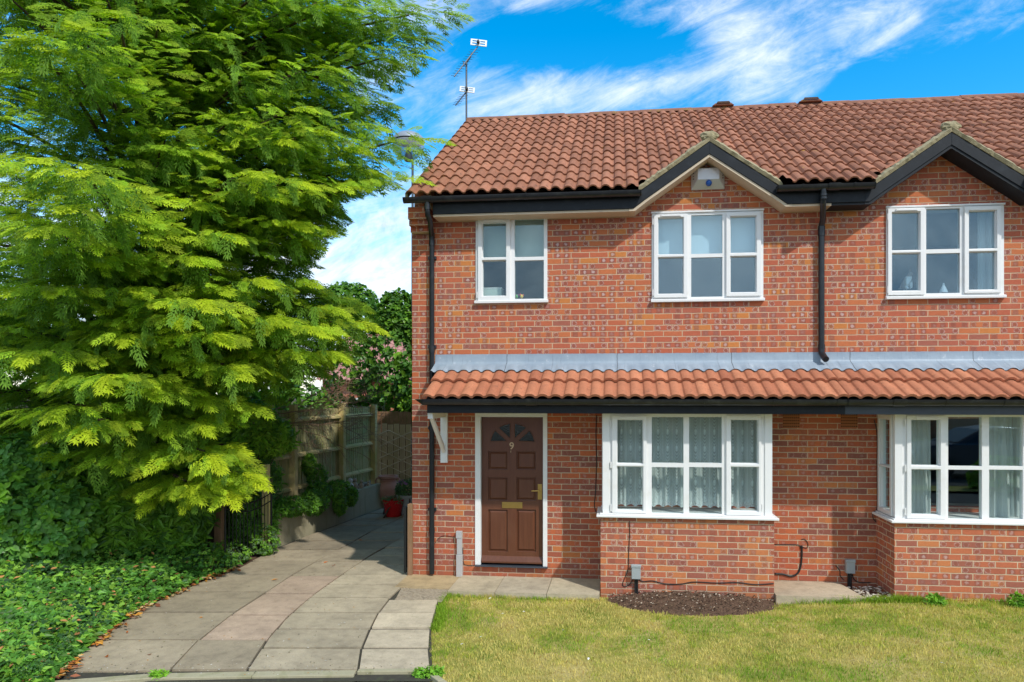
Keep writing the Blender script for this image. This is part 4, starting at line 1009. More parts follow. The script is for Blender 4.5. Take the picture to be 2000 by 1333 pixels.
blades('grass',NGRASS,lawn_reg,(.016,.040),(.0018,.0034),lawn_col,21)
# taller tufts along edges
def tuft_reg(rg,N):
    y=np.concatenate([rg.uniform(7.0,8.3,N//2),np.full(N-N//2,8.36)+rg.normal(0,.03,N-N//2)]); 
    x=np.concatenate([rlx(y[:N//2])+np.abs(rg.normal(0,.07,N//2)),bx0+.2+(bx1-bx0+.5)*rg.rand(N-N//2)**.6]); return x,y
blades('grass',3000,tuft_reg,(.035,.085),(.002,.004),lambda x,y,rg:np.array([.16,.30,.02])*rg.uniform(.7,1.5,(len(x),1))+rg.uniform(0,.12,(len(x),1))*np.array([1,.8,.1]),23)
def edge_reg(rg,N):
    x=rg.uniform(XSTEP-3,XR,N); y=np.where(x<XSTEP,8.27,8.42)+rg.normal(0,.02,N); ok=~insoil(x,y+.03)&(x>rlx(y)); ok&=~((x>XSTEP)&(x<bx0))
    return x[ok],y[ok]
blades('grass',5000,edge_reg,(.03,.06),(.002,.0035),lawn_col,24)

# ---------------------------------------------------------------- retaining wall, fence, gates
wa=cw(-4.34,10.96); wb=cw(-3.45,15.25)
dv=Vector((wb[0]-wa[0],wb[1]-wa[1])).normalized(); nv=Vector((-dv.y,dv.x))
if nv.x>0: nv=-nv
def along(t,o=0): return Vector(wa)+dv*t+nv*o
Lw=(Vector(wb)-Vector(wa)).length
s=MB(); s.prismz([along(0),along(Lw),along(Lw,.10),along(0,.10)],-.12,.50)
s.build('retaining_wall',M['concrete'],None,bevel=.012,label='low stained concrete retaining wall along the left side of the drive',cat='garden wall',loc=(*wa,0))
s=MB(); s.prismz([along(-.05,.101),along(Lw,.101),along(Lw,1.2),along(-.05,1.2)],-.1,.42); s.build('raised_soil',M['soil'],None,kind='structure')
FO=.50
def fence_run(t0,t1,posts,label):
    p0=along(t0,FO); root=thing('fence',(p0.x,p0.y,.42),label,'fence')
    yaw=dv
    s=MB(); t=t0; rg=random.Random(3)
    while t<t1:
        w_=.088; a=along(t,FO+.065+rg.uniform(0,.012)); c_=along(t+w_,FO+.075+rg.uniform(0,.012)); a2=along(t,FO+.09); c2=along(t+w_,FO+.09)
        s.prismz([a,c_,c2,a2],.46,2.16+rg.uniform(-.01,.01)); t+=w_+.012
    s.build('boards',M['board'],root)
    for z in(.72,1.32,1.98):
        for i in range(len(posts)-1):
            s=MB(); a,b_=posts[i]+.055,posts[i+1]-.055
            if b_<=a: continue
            pa,pb=along(a,FO+.0),along(b_,FO+.0); pc,pd=along(b_,FO+.064),along(a,FO+.064)
            vs=[(pa.x,pa.y,z-.03),(pb.x,pb.y,z-.03),(pc.x,pc.y,z-.04),(pd.x,pd.y,z-.04),(pa.x,pa.y,z+.01),(pb.x,pb.y,z+.01),(pc.x,pc.y,z+.045),(pd.x,pd.y,z+.045)]
            s.add(vs,[(3,2,1,0),(4,5,6,7),(0,1,5,4),(1,2,6,5),(2,3,7,6),(3,0,4,7)]); s.build('rail',M['fence'],root)
    for t in posts:
        s=MB(); s.prismz([along(t-.055,FO-.05),along(t+.055,FO-.05),along(t+.055,FO+.062),along(t-.055,FO+.062)],.3,2.26 if t<posts[-1]-.1 else 2.2); s.build('post',M['fence'],root,bevel=.006)
def tpx(px):  # where the photo column px meets the fence line
    lo,hi=-1.5,8
    for _ in range(40):
        m=(lo+hi)/2; p=along(m,FO); r=CA*p.x+SA*p.y; d=-SA*p.x+CA*p.y
        if 1060+F*r/d<px: lo=m
        else: hi=m
    return lo
posts=[tpx(p) for p in(526,574,669,731)]
fence_run(posts[0]-.6,posts[-1],[posts[0]-.6]+posts,'green stained close-board fence behind the low concrete wall')
# back gate with trellis
GD=15.9
def gw(px,d=GD): return cw((px-1060)/F*d,d)
g0=Vector(gw(734)); g1=Vector(gw(828)); gd=(g1-g0).normalized(); gn=Vector((gd.y,-gd.x)); gl=(g1-g0).length
root=thing('garden_gate',(g0.x,g0.y,0),'weathered grey-brown slatted garden gate at the far end of the drive','gate')
s=MB(); t=0; rg=random.Random(8)
while t<gl-.05:
    a=g0+gd*t; c_=g0+gd*(t+.115); s.prismz([a,c_,c_-gn*.02,a-gn*.02],.06,1.74+rg.uniform(-.015,.015)); t+=.14
s.build('slats',M['gatewood'],root)
for z in(.35,.95,1.5):
    s=MB(); s.prismz([g0-gn*.022,g1-gn*.022,g1-gn*.05,g0-gn*.05],z-.04,z+.04); s.build('rail',M['gatewood'],root)
root=thing('trellis',(*gw(741),0),'diamond lattice trellis standing against the garden gate','trellis')
zA,zB=.10,1.60; t0=.09; s=MB(); a0=g0+gn*.03
W_=gl-t0; 
def barr(u0,z0,u1,z1,o):
    p=a0+gd*(t0+u0); q=a0+gd*(t0+u1); s.tube([(p.x+gn.x*o,p.y+gn.y*o,z0),(q.x+gn.x*o,q.y+gn.y*o,z1)],.011,4)
sl_=.46
for k in range(-4,10):
    z=zA+.28*k
    for sg in(1,-1):
        # clip diagonal to panel
        u0,u1=0,W_; 
        za,zb=(z,z+sl_*W_) if sg>0 else (z+sl_*W_,z)
        def cl(u): return za+(zb-za)*u/W_
        us=[u for u in np.linspace(0,W_,60) if zA<=cl(u)<=zB]
        if len(us)>3: barr(us[0],cl(us[0]),us[-1],cl(us[-1]),.012*(sg+1))
s.build('lattice',M['trellis'],root)
root=thing('fence',(*gw(738,17.2),0),'tall brown fence panel standing behind the garden gate','fence')
s=MB(); b0,b1=Vector(gw(728,17.2)),Vector(gw(797,17.2)); bd=(b1-b0).normalized(); bn=Vector((bd.y,-bd.x)); t=0
while t<(b1-b0).length: a=b0+bd*t;c_=b0+bd*(t+.10); s.prismz([a,c_,c_-bn*.02,a-bn*.02],.0,2.0+rg.uniform(-.01,.01)); t+=.108
s.build('boards',M['post'],root)
s=MB(); a=b0+bd*.02; s.prismz([a+bn*.1,a+bd*.1+bn*.1,a+bd*.1+bn*.01,a+bn*.01],.0,2.08); s.build('post',M['fence'],root,bevel=.005)
# open iron gate lying along the left edge, with its wooden post
r0=Vector(gr(440,1104)); r1=Vector(gr(530,1080)); rd=(r1-r0).normalized(); rn=Vector((rd.y,-rd.x)); rl=(r1-r0).length
root=thing('iron_gate',(r0.x,r0.y,0),'black wrought iron gate with thin upright bars beside the ivy','gate')
hL=.93; s=MB()
for t in(0,rl): p=r0+rd*t; s.tube([(p.x,p.y,-.02),(p.x,p.y,hL+.02)],.014,6)
s.each('stile',M['iron'],root)
s=MB()
for z_,dip in((hL,.10),(hL-.12,.10),(.10,0)):
    s.tube([(*(r0+rd*(rl*k/10)),z_-dip*math.sin(math.pi*k/10)) for k in range(11)],.009,6)
s.each('rail',M['iron'],root)
nb=13
for k in range(1,nb):
    p=r0+rd*(rl*k/nb); s=MB(); s.tube([(p.x,p.y,.04),(p.x,p.y,hL-.10*math.sin(math.pi*k/nb)+.03)],.0065,5); s.build('bar',M['iron'],root)
s=MB(); p=Vector(gr(429,1086)); s.box(p.x-.065,p.x+.06,p.y-.05,p.y+.06,-.1,.86); s.build('post',M['post'],None,bevel=.008,label='short wooden gate post at the edge of the ivy',cat='post',loc=(p.x,p.y,0))
s=MB(); p=Vector(gr(515,1077)); s.box(p.x-.06,p.x+.04,p.y+.05,p.y+.13,-.1,1.35); s.build('post',M['fence'],None,bevel=.008,label='tall mossy post behind the iron gate',cat='post',loc=(p.x,p.y,0))
# post and open gate leaf at the house corner
s=MB(); xp_=wx(801,WY-.05); s.box(xp_-.035,xp_+.026,WY-.06,WY+.05,-.05,wz(801,984,WY)); 
s.build('post',M['post'],None,bevel=.005,label='short brown timber post fixed at the house corner',cat='post',loc=(xp_,WY,0))
xg_=xp_-.075; gz1=wz(794,990,WY); root=thing('iron_gate',(xg_,WY,0),'black gate leaf folded back edge-on beside the house corner','gate')
s=MB()
for y_ in(WY-.02,WY+.86): s.box(xg_-.016,xg_+.016,y_-.016,y_+.016,.03,gz1)
s.each('stile',M['iron'],root)
s=MB()
for z_ in(.10,gz1-.14,gz1-.02): s.box(xg_-.010,xg_+.010,WY+.0,WY+.84,z_-.012,z_+.012)
s.each('rail',M['iron'],root)
for k in range(1,14): s=MB(); y_=WY-.02+.88*k/14; s.tube([(xg_,y_,.11),(xg_,y_,gz1-.03)],.0075,5); s.build('bar',M['iron'],root)
# ---- pots
def potlathe(name,prof,c,mat_,label,cat,root=None):
    s=MB(); s.lathe(prof,c,32); return s.build(name,mat_,root,smooth='auto',label=label,cat=cat,loc=(c[0],c[1],0) if root is None else None)
M['redpot']=plain('red_glaze',(.62,.014,.016),.25,0,.08,5,bumpk=.05); M['urn']=plain('pink_terracotta',(.50,.25,.19),.85,0,.12,6,stain=((.55,.36,.30),.5)); M['stonepot']=plain('grey_stone_pot',(.42,.42,.40),.8,0,.1,6)
rp=gr(768,1008); c=(rp[0],rp[1],0); R0=.205
root=thing('plant_pot',(c[0],c[1],0),'bright red glazed pot with sparse trailing plant','plant pot')
potlathe('pot',[(.0,.0),(R0*.70,.0),(R0*.76,.02),(R0*.97,.28),(R0*1.02,.30),(R0*1.02,.33),(R0*.93,.33),(R0*.90,.27),(0,.265)],c,M['redpot'],None,None,root)
RED=(c,root)
up=gr(758,986); c=(up[0],up[1],0)
root=thing('urn',(c[0],c[1],0),'pale pink terracotta urn with loop handles behind the red pot','urn')
potlathe('body',[(0,0),(.12,0),(.14,.03),(.24,.20),(.27,.33),(.25,.44),(.17,.52),(.165,.56),(.215,.60),(.215,.64),(.17,.64),(.15,.58),(0,.55)],c,M['urn'],None,None,root)
for sg in(-1,1):
    s=MB(); s.tube([(c[0]+sg*.165,c[1],.57),(c[0]+sg*.25,c[1]-.01,.585),(c[0]+sg*.285,c[1]-.01,.52),(c[0]+sg*.265,c[1],.42),(c[0]+sg*.235,c[1],.40)],.020,8); s.build('handle',M['urn'],root,smooth=True)
wp=gr(795,1004); c=(wp[0],wp[1],0)
root=thing('plant_pot',(c[0],c[1],0),'pale grey stone pot with purple flowers beside the house corner','plant pot')
potlathe('pot',[(0,0),(.15,0),(.16,.02),(.20,.34),(.215,.36),(.215,.40),(.185,.40),(.175,.33),(0,.32)],c,M['stonepot'],None,None,root)
GREY=(c,root)
# garden ornaments on the raised bed
M['orn']=plain('stone_ornament',(.42,.34,.25),.85,0,.25,18); M['ornw']=plain('white_ornament',(.62,.62,.62),.7,0,.15,18)
def ornament(px,d,hgt,prof,mat_,label,seed):
    x,y=cw((px-1060)/F*d,d); root=thing('garden_ornament',(x,y,.42),label,'garden ornament','ornaments on the raised bed by the fence')
    s=MB(); s.lathe([(r*hgt,z*hgt) for r,z in prof],(x,y,.42),14); s.build('figure_body',mat_,root,smooth='auto')
    rg=random.Random(seed); s=MB(); s.blob((x,y,.42+hgt*1.0),(hgt*.17,hgt*.16,hgt*.18),seed,10,8,.08); s.build('figure_head',mat_,root,smooth=True)
    s=MB(); s.tube([(x+hgt*.2,y-hgt*.08,.42+hgt*.65),(x+hgt*.25,y-hgt*.22,.42+hgt*.5),(x+hgt*.08,y-hgt*.27,.42+hgt*.45)],[hgt*.06,hgt*.05,hgt*.045],7); s.tube([(x-hgt*.2,y-hgt*.08,.42+hgt*.65),(x-hgt*.25,y-hgt*.22,.42+hgt*.5),(x-hgt*.08,y-hgt*.27,.42+hgt*.45)],[hgt*.06,hgt*.05,hgt*.045],7); s.build('figure_arms',mat_,root,smooth=True)
PF=[(0,0),(.24,0),(.27,.08),(.22,.3),(.19,.5),(.23,.68),(.16,.82),(.08,.88),(0,.9)]
ornament(684,13.6,.30,PF,M['ornw'],'white garden figure nearest the wooden fence post',1)
ornament(693,13.9,.27,PF,M['orn'],'tall tan stone figure right of the white one',2)
ornament(706,14.1,.21,PF,M['orn'],'small mottled stone figure in the middle of the raised bed',3)
ornament(720,14.5,.15,PF,M['orn'],'lowest brown stone figure nearest the trellis',4)

# ---------------------------------------------------------------- aerial and street lamp
AD=12.45
def ap(px,py,d=AD): return pt(px,py,d)
m0=ap(911,262); root=thing('tv_aerial',tuple(ap(911,300)),'tall mast with two comb-shaped television aerials rising behind the roof verge','aerial')
s=MB(); s.tube([ap(911,330),ap(911,250),ap(911,122)],.017,8); s.build('mast',M['mast'],root,smooth='auto')
def yagi(tail,nose,nel,el,plate_px,wt):
    a=ap(*nose,AD-.3); b_=ap(*tail)
    s=MB(); s.tube([a,b_],.011,6); boom=s.build('boom',M['mast'],root)
    s=MB(); ex=Vector((1,.12,-.07)).normalized()
    for k in range(nel):
        p=a+(b_-a)*(k+.3)/(nel+.6); l=el*(.8+.25*k/nel); s.tube([p-ex*l,p+ex*l],.0035,4)
    s.build('elements',M['mast'],boom)
    c=ap(*plate_px); s=MB(); W,Hh=wt; uz=Vector((0,.35,1)).normalized(); ux=Vector((1,.1,-.13)).normalized(); un=ux.cross(uz)
    def Q(u,v,o=0): return c+ux*u*W+uz*v*Hh+un*o
    def bar(u0,v0,u1,v1):
        vs=[Q(u0,v0,-.006),Q(u1,v0,-.006),Q(u1,v1,-.006),Q(u0,v1,-.006),Q(u0,v0,.006),Q(u1,v0,.006),Q(u1,v1,.006),Q(u0,v1,.006)]
        s.add(vs,[(3,2,1,0),(4,5,6,7),(0,1,5,4),(1,2,6,5),(2,3,7,6),(3,0,4,7)])
    bar(-1,-1,-.80,1);bar(.80,-1,1,1);bar(-.8,.62,.8,1);bar(-.8,-1,.8,-.62);bar(-.18,-.62,.18,.62);bar(-.8,-.16,-.18,.16);bar(.18,-.16,.8,.16)
    s.build('reflector',M['white'],root)
    s=MB(); s.blob(tuple(c+Vector((0,-.05,-.01))),(.028,.05,.035),2,8,6,.1); s.build('dipole_box',M['rubber'],root)
yagi((933,92),(887,150),12,.085,(935,84),(.148,.072))
yagi((909,182),(890,206),7,.075,(912.5,175.5),(.138,.060))
s=MB(); s.tube([ap(911,124),ap(915,118),ap(919,112),ap(921,104)],.012,6); s.tube([ap(911,124),ap(906,130),ap(905,120)],.010,6); s.build('bracket',M['mast'],root)
LD=18.0; lc=pt(798,277,LD); 
root=thing('street_lamp',(lc.x,lc.y,0),'grey street lamp with a wide domed top beyond the garden','street lamp')
M['lampcap']=plain('lamp_grey',(.30,.33,.38),.5,.2,.05,5)
def bowl(g):
    t=g.n('ShaderNodeBsdfTransparent'); t.inputs[0].default_value=(.80,.85,.88,1); d=g.pbr((.6,.64,.68),.2); mx=g.n('ShaderNodeMixShader'); mx.inputs[0].default_value=.35
    g.nt.links.new(t.outputs[0],mx.inputs[1]); g.nt.links.new(d,mx.inputs[2]); return mx.outputs[0]
M['bowl']=mat('clear_lamp_bowl',bowl)
s=MB(); k=LD/F; s.lathe([(31*k,-0*k),(31*k,2*k),(28*k,8*k),(20*k,14*k),(10*k,17*k),(0,18*k)],(lc.x,lc.y,lc.z),28); s.lathe([(30*k,-1*k),(0,-1*k)],(lc.x,lc.y,lc.z),28); s.build('dome',M['lampcap'],root,smooth='auto')
s=MB(); s.lathe([(30*k,-2*k),(31*k,-8*k),(28*k,-20*k),(18*k,-30*k),(8*k,-36*k)],(lc.x,lc.y,lc.z),28); s.build('bowl',M['bowl'],root,smooth='auto')
s=MB(); px_=lc.x+.11; s.tube([(px_,lc.y,lc.z-.48),(px_,lc.y,2),(px_,lc.y,-.1)],[.03,.035,.05],10); s.lathe([(8*k,-38*k),(9*k,-34*k),(3*k,-10*k),(3*k,-1.5*k)],(lc.x,lc.y,lc.z),12)
s.build('pole',M['mast'],root,smooth='auto')
# ---------------------------------------------------------------- vegetation
def frond_template(seed,n=8,lw=.021):
    rg=random.Random(seed); V=[];Fq=[];T_=[]
    def leaf(p,a,l,w_,tip):
        c,s=math.cos(a),math.sin(a); b=len(V)
        for (u,v) in((0,0),(.45*l,w_),(l,0),(.45*l,-w_)): V.append((p[0]+u*c-v*s,p[1]+u*s+v*c)); T_.append(tip*(.75+.25*u/l))
        Fq.append((b,b+1,b+2,b+3))
    for i in range(n):
        s=(i+.6)/n; L=.31*math.sin(math.pi*min(1,(s*.72+.22)))**.9*(1-s*.45)*rg.uniform(.35,1.35)
        for sg in(-1,1):
            a=sg*(math.radians(40-12*s)+rg.uniform(-.10,.10)); p0=(s+ (.03 if sg>0 else 0),0); m=max(2,int(L/.075))
            for j in range(m):
                q=(j+.5)/m; p=(p0[0]+math.cos(a)*L*q,p0[1]+math.sin(a)*L*q)
                leaf(p,a+.42*(1 if j%2 else -1),.15*(1-.3*q)*rg.uniform(.6,1.3),lw,.45+.4*q)
                if j%2==0: leaf(p,a,.12,lw*.9,.45+.4*q)
            leaf((p0[0]+math.cos(a)*L*.88,p0[1]+math.sin(a)*L*.88),a*.85,.20,lw*.9,1.0)
        leaf((s,0),0,.13,lw*1.2,.6)
    leaf((.95,0),0,.24,lw,1.0)
    V=np.array(V); z=-.18*V[:,0]**2-.25*V[:,1]**2+np.array([rg.uniform(-.012,.012) for _ in V])
    return np.column_stack([V,z]),np.array(Fq),np.array(T_)
FT=[frond_template(i,8,.021) for i in range(5)]; FTL=[frond_template(20+i,7,.023) for i in range(3)]
def grow(sprays,rg):
    """sprays: list of (pos,dir,up,size,color,bright) -> crown arrays"""
    parts=[]
    P_=np.array([s[0] for s in sprays]);D=np.array([s[1] for s in sprays]);U=np.array([s[2] for s in sprays]);S=np.array([s[3] for s in sprays]);C=np.array([s[4] for s in sprays]);K=np.array([s[5] for s in sprays])
    for g,T in enumerate(FT+FTL):
        lowp=g>=len(FT)
        idx=np.where((K==(1 if lowp else 0)))[0]; idx=idx[(idx%(len(FTL) if lowp else len(FT)))==(g-len(FT) if lowp else g)]
        if len(idx)==0: continue
        v,f,_=instance(T[0],T[1],frames(D[idx],U[idx]),P_[idx],S[idx])
        tip=T[2][None,:,None]; young=np.array([.40,.50,.028]); base=C[idx][:,None,:]
        w_=np.clip((tip-.45)*1.7,0,1)*.55
        col=base*(1-w_)+(base*1.35+young*.16)*w_
        parts.append((v,f,col.reshape(-1,3)))
    return join(parts)
XM=np.array([(-400,930),(15,930),(60,890),(100,850),(140,800),(190,795),(215,765),(262,880),(300,835),(345,840),(365,740),(395,655),(432,690),(455,640),(500,620),(540,600),(565,640),(600,730),(640,748),(690,690),(720,640),(770,570),(800,520),(840,440),(900,500),(945,520),(985,440),(1010,200)],float)
def beyond(p):
    r=CA*p[0]+SA*p[1]; d=-SA*p[0]+CA*p[1]; x=1060+F*r/d; y=767-F*(p[2]-H)/d
    return x>np.interp(y,XM[:,0],XM[:,1])
def conifer():
    rg=np.random.RandomState(77); tr=cw(-6.6,11.4); root=thing('conifer_tree',(tr[0],tr[1],0),'huge bright green conifer with feathery spreading branches filling the left side','tree')
    wood=MB(); TB=Vector((tr[0],tr[1],0)); wood.tube([TB+Vector((0,0,-.1)),TB+Vector((.05,0,2)),TB+Vector((0,.1,6)),TB+Vector((.1,0,11.5))],[.32,.26,.16,.03],12)
    sp=[]
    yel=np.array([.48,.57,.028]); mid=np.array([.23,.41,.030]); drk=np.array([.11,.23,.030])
    def limb(tip,young,dens=1.0,ln=None,fine=0,hang=1.0,start=.30):
        for _ in range(25):
            if not beyond(tip): break
            tip=Vector((TB.x,TB.y,tip.z)).lerp(tip,.96)
        zt=tip.z; rad=(Vector((tip.x,tip.y,0))-TB).length; z0=max(.6,zt-.10*rad-.2+rg.uniform(-.2,.2)); P0=Vector((TB.x,TB.y,z0))
        arch=.07*rad
        def pos(t): p=P0.lerp(tip,t); p.z+=arch*4*t*(1-t)*(.6+.4*t); return p
        L=(tip-P0).length; n=max(4,int(L*.6)); wood.tube([pos(i/n*.86) for i in range(n+1)],[.012+.045*(1-i/n) for i in range(n+1)],5,False)
        t=start; k=0; step=.125/L/dens
        while t<1.0:
            p=pos(t); d=(pos(min(1.02,t+.02))-pos(t-.02)).normalized(); side=Vector((d.y,-d.x,0)).normalized(); k+=1
            for sg in(-1,1):
                if rg.rand()<.12: continue
                rem=(1-t)*L; sl=min(.95,.22+.52*rem)*rg.uniform(.7,1.1); a=R(rg.uniform(38,62))
                sd_=(d*math.cos(a)+side*sg*math.sin(a)); sd_.z+=rg.uniform(-.12,.16); sd_.normalize()
                m=max(1,int(sl/.165))
                for j in range(m):
                    q=(j+.35)/m; pp=p+sd_*sl*q; pp.z-=.22*(sl*q)**2
                    dd=Vector(sd_)+d*rg.uniform(.2,1.1)+side*rg.uniform(-.35,.35); dd.z-=rg.uniform(0,.55)*hang; dd.normalize()
                    up=Vector((rg.uniform(-.7,1.0),rg.uniform(-1.5,.3),1)).normalized()
                    tl=np.clip(young*(.35+.65*q)*(0.35+.65*t),0,1); 
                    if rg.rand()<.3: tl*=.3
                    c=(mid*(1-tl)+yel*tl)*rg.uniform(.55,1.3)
                    sp.append((pp,dd,up,rg.uniform(.14,.35)*(1 if rem>.5 else .85),c,fine))
            # drooping curtain under the limb
            if rg.rand()<.75:
                pp=p+side*rg.uniform(-.3,.3); dd=Vector((d.x*.6+rg.uniform(-.4,.4),d.y*.6+rg.uniform(-.4,.4),-rg.uniform(.5,1.1))).normalized()
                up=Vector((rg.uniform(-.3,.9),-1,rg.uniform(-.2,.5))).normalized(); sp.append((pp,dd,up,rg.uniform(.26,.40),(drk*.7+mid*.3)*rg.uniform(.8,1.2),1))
            t+=step*rg.uniform(.7,1.3)
        for j in range(3):   # feathered leader
            dd=(d+side*rg.uniform(-.12,.12)*j+Vector((0,0,-.05*j))).normalized()
            sp.append((tip-d*(.45-.12*j),dd,Vector((rg.uniform(-.3,.3),rg.uniform(-.7,-.1),1)),.50-.05*j,yel*young+mid*(1-young),0))
    for (x,y,d,yg) in TIPS: limb(pt(x,y,d),yg)
    # inner limbs all round the trunk: the dark body of the tree
    for i in range(NINNER):
        z=rg.uniform(.9,11.0); az=rg.uniform(-math.pi,math.pi); r=(2.6+2.6*(1-z/13))*rg.uniform(.75,1.0)*(.62 if z<2.4 else 1)
        tip=Vector((tr[0]+r*math.sin(az),tr[1]-r*math.cos(az),z-.1))
        rr=CA*tip.x+SA*tip.y; dd=-SA*tip.x+CA*tip.y
        if 6.0<z<8.6 and rr<-5.2 and rg.rand()<.85: continue
        limb(tip,.25,.75,None,1)
    for i in range(55):   # limbs reaching left and towards the road
        p=pt(rg.uniform(-260,260),rg.uniform(-250,760),rg.uniform(7.8,10.5)); limb(p,.45,.8,None,1)
    for i in range(NFILL):   # dense inner foliage
        z=rg.uniform(1.0,10.5); az=rg.uniform(-math.pi,math.pi); R0=(2.5+1.9*(1-z/13))*(.6 if z<2 else 1); q=rg.uniform(.35,1)**.5
        pp=Vector((tr[0]+R0*q*math.sin(az)*1.05,tr[1]-R0*q*math.cos(az)*.8,z+.1*R0*q)); a2=az+rg.normal(0,.5)
        dd=Vector((math.sin(a2),-math.cos(a2),rg.uniform(-.7,.2))).normalized(); rr=CA*pp.x+SA*pp.y; dp=-SA*pp.x+CA*pp.y; ix=1060+F*rr/dp; iy=767-F*(z-H)/dp
        if 0<ix<300 and 80<iy<290 and rg.rand()<.5: continue
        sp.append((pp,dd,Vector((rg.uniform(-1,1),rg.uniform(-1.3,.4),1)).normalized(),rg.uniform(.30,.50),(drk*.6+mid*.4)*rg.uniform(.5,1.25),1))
    for i in range(26): p=pt(rg.uniform(300,720),rg.uniform(-150,200),rg.uniform(8.8,10.8)); limb(p,.35,.8,None,1)
    sp=[s_ for s_ in sp if not beyond(Vector(s_[0])+Vector(s_[1])*s_[3]*.8)]
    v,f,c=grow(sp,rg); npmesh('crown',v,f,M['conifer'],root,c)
    wood.build('trunk',M['bark'],root,smooth=True)
    return len(sp)
TIPS=[(930,15,9.3,.3),(862,95,9.1,.35),(838,70,9.7,.2),(818,188,9.4,.35),(782,208,9.9,.2),(868,268,8.8,.45),(832,345,8.5,.85),(760,350,9.4,.4),(735,330,9.0,.6),(722,368,9.8,.25),(716,433,9.0,.3),(690,405,9.7,.2),(640,503,9.4,.25),(612,470,8.9,.6),
 (756,632,8.9,.85),(742,590,9.7,.5),(712,690,9.4,.5),(700,560,9.9,.3),(660,690,8.8,.7),(600,690,8.6,.6),(622,640,8.3,.85),
 (530,940,8.2,1),(505,880,8.4,1),(470,975,8.3,1),(425,900,8.0,1),(380,960,8.3,.8),(400,830,8.2,.8),(330,830,8.2,.5),
 (600,352,8.1,1),(560,270,8.4,.9),(500,330,7.8,.8),(400,588,7.3,1),(340,620,7.6,.8),(290,430,7.8,.6),(152,325,6.1,1),(130,395,6.2,.9),(70,440,6.3,.8),(75,300,6.3,.9),(200,742,7.0,.9),(165,838,7.2,.9),(110,800,7.2,.6),(405,780,8.3,.6),(350,700,8.2,.6),
 (520,545,8.2,.9),(455,455,8.0,.8),(385,392,8.2,.7),(580,432,8.4,1),(640,445,8.9,.8),(690,355,8.8,.9),(530,375,8.3,.7),(270,560,7.6,.8),(515,135,8.6,.5),(650,125,8.8,.5),(600,205,8.5,.7),(700,285,8.8,.9),(735,240,9.2,.6),(640,250,8.4,.8),
 (430,655,7.8,.9),(545,620,8.3,.8),(655,600,9.0,.7),(245,655,7.5,.8),(100,560,7.1,.8),(45,690,6.9,.9),(90,480,7.0,.7),(25,560,7,.7),(140,35,6.6,.8),(105,85,6.6,.7),(220,12,7.2,.6),(40,60,6.4,.7),(310,30,8.4,.3),(420,60,8.8,.4),(470,230,8.4,.6),(400,290,8.3,.7),(330,250,8.2,.6),(250,310,8.0,.4),
 (560,60,9.2,.4),(680,40,9.5,.4),(760,30,9.6,.3),(760,110,9.5,.4),(700,190,9.4,.5),(820,20,9.9,.3),(560,-40,9,.3),(700,-60,9.6,.3),(820,-70,9.7,.3),(400,-60,8.6,.3),(250,-80,8,.3),(640,540,8.7,.6),(470,720,8.0,.8),(300,760,7.8,.6),(520,800,8.6,.5),(380,500,7.9,.7),(200,500,7.4,.6),(310,880,8.3,.4),(230,900,8.2,.4),(440,560,8.1,.7),]
NS=conifer()
# ---- broad leaves
def leaf_template(L=1,w_=.26,fold=.12,droop=.25,n=4):
    V=[];Fq=[]
    for i in range(n+1):
        t=i/n; ww=w_*math.sin(math.pi*min(.98,max(.03,t*.93+.05)))**.8; z=-droop*t*t
        V+=[(t*L,-ww,z+fold*ww),(t*L,0,z),(t*L,ww,z+fold*ww)]
    for i in range(n): a=3*i; Fq+=[(a,a+3,a+4,a+1),(a+1,a+4,a+5,a+2)]
    return np.array(V),np.array(Fq)
LAUREL=leaf_template(1,.135,.5,.40,3); ROUND=leaf_template(1,.34,.25,.18,3)
IVY=(np.array([(0,0,0),(.25,.42,.03),(.45,.22,.05),(1.0,0,-.10),(.45,-.22,.05),(.25,-.42,.03)],float),np.array([(0,1,2,3),(0,3,4,5)]))
def rosettes(centres,outs,nleaf,size,tmpl,cols,rg,spread=(35,85),droop=.35):
    P_=[];D=[];U=[];S=[];C=[]
    for c,o in zip(centres,outs):
        o=np.array(o)/np.linalg.norm(o); a=np.cross(o,[0,0,1]); 
        if np.linalg.norm(a)<.1:a=np.array([1.,0,0])
        a/=np.linalg.norm(a); b_=np.cross(o,a); base=cols[rg.randint(len(cols))]*rg.uniform(.75,1.25)
        for k in range(nleaf):
            ph=6.283*(k+rg.uniform(-.3,.3))/nleaf; th=R(rg.uniform(*spread)); d=o*math.cos(th)+(a*math.cos(ph)+b_*math.sin(ph))*math.sin(th); d[2]-=droop*rg.uniform(.5,1.5); d/=np.linalg.norm(d)
            P_.append(np.array(c)+rg.uniform(-.02,.02,3));D.append(d);U.append(o+np.array([rg.uniform(-.3,.3),rg.uniform(-.3,.3),.6]));S.append(size*rg.uniform(.65,1.15));C.append(base*rg.uniform(.8,1.2))
    v,f,c=instance(tmpl[0],tmpl[1],frames(np.array(D),np.array(U)),np.array(P_),np.array(S),None,np.array(C)); return v,f,c
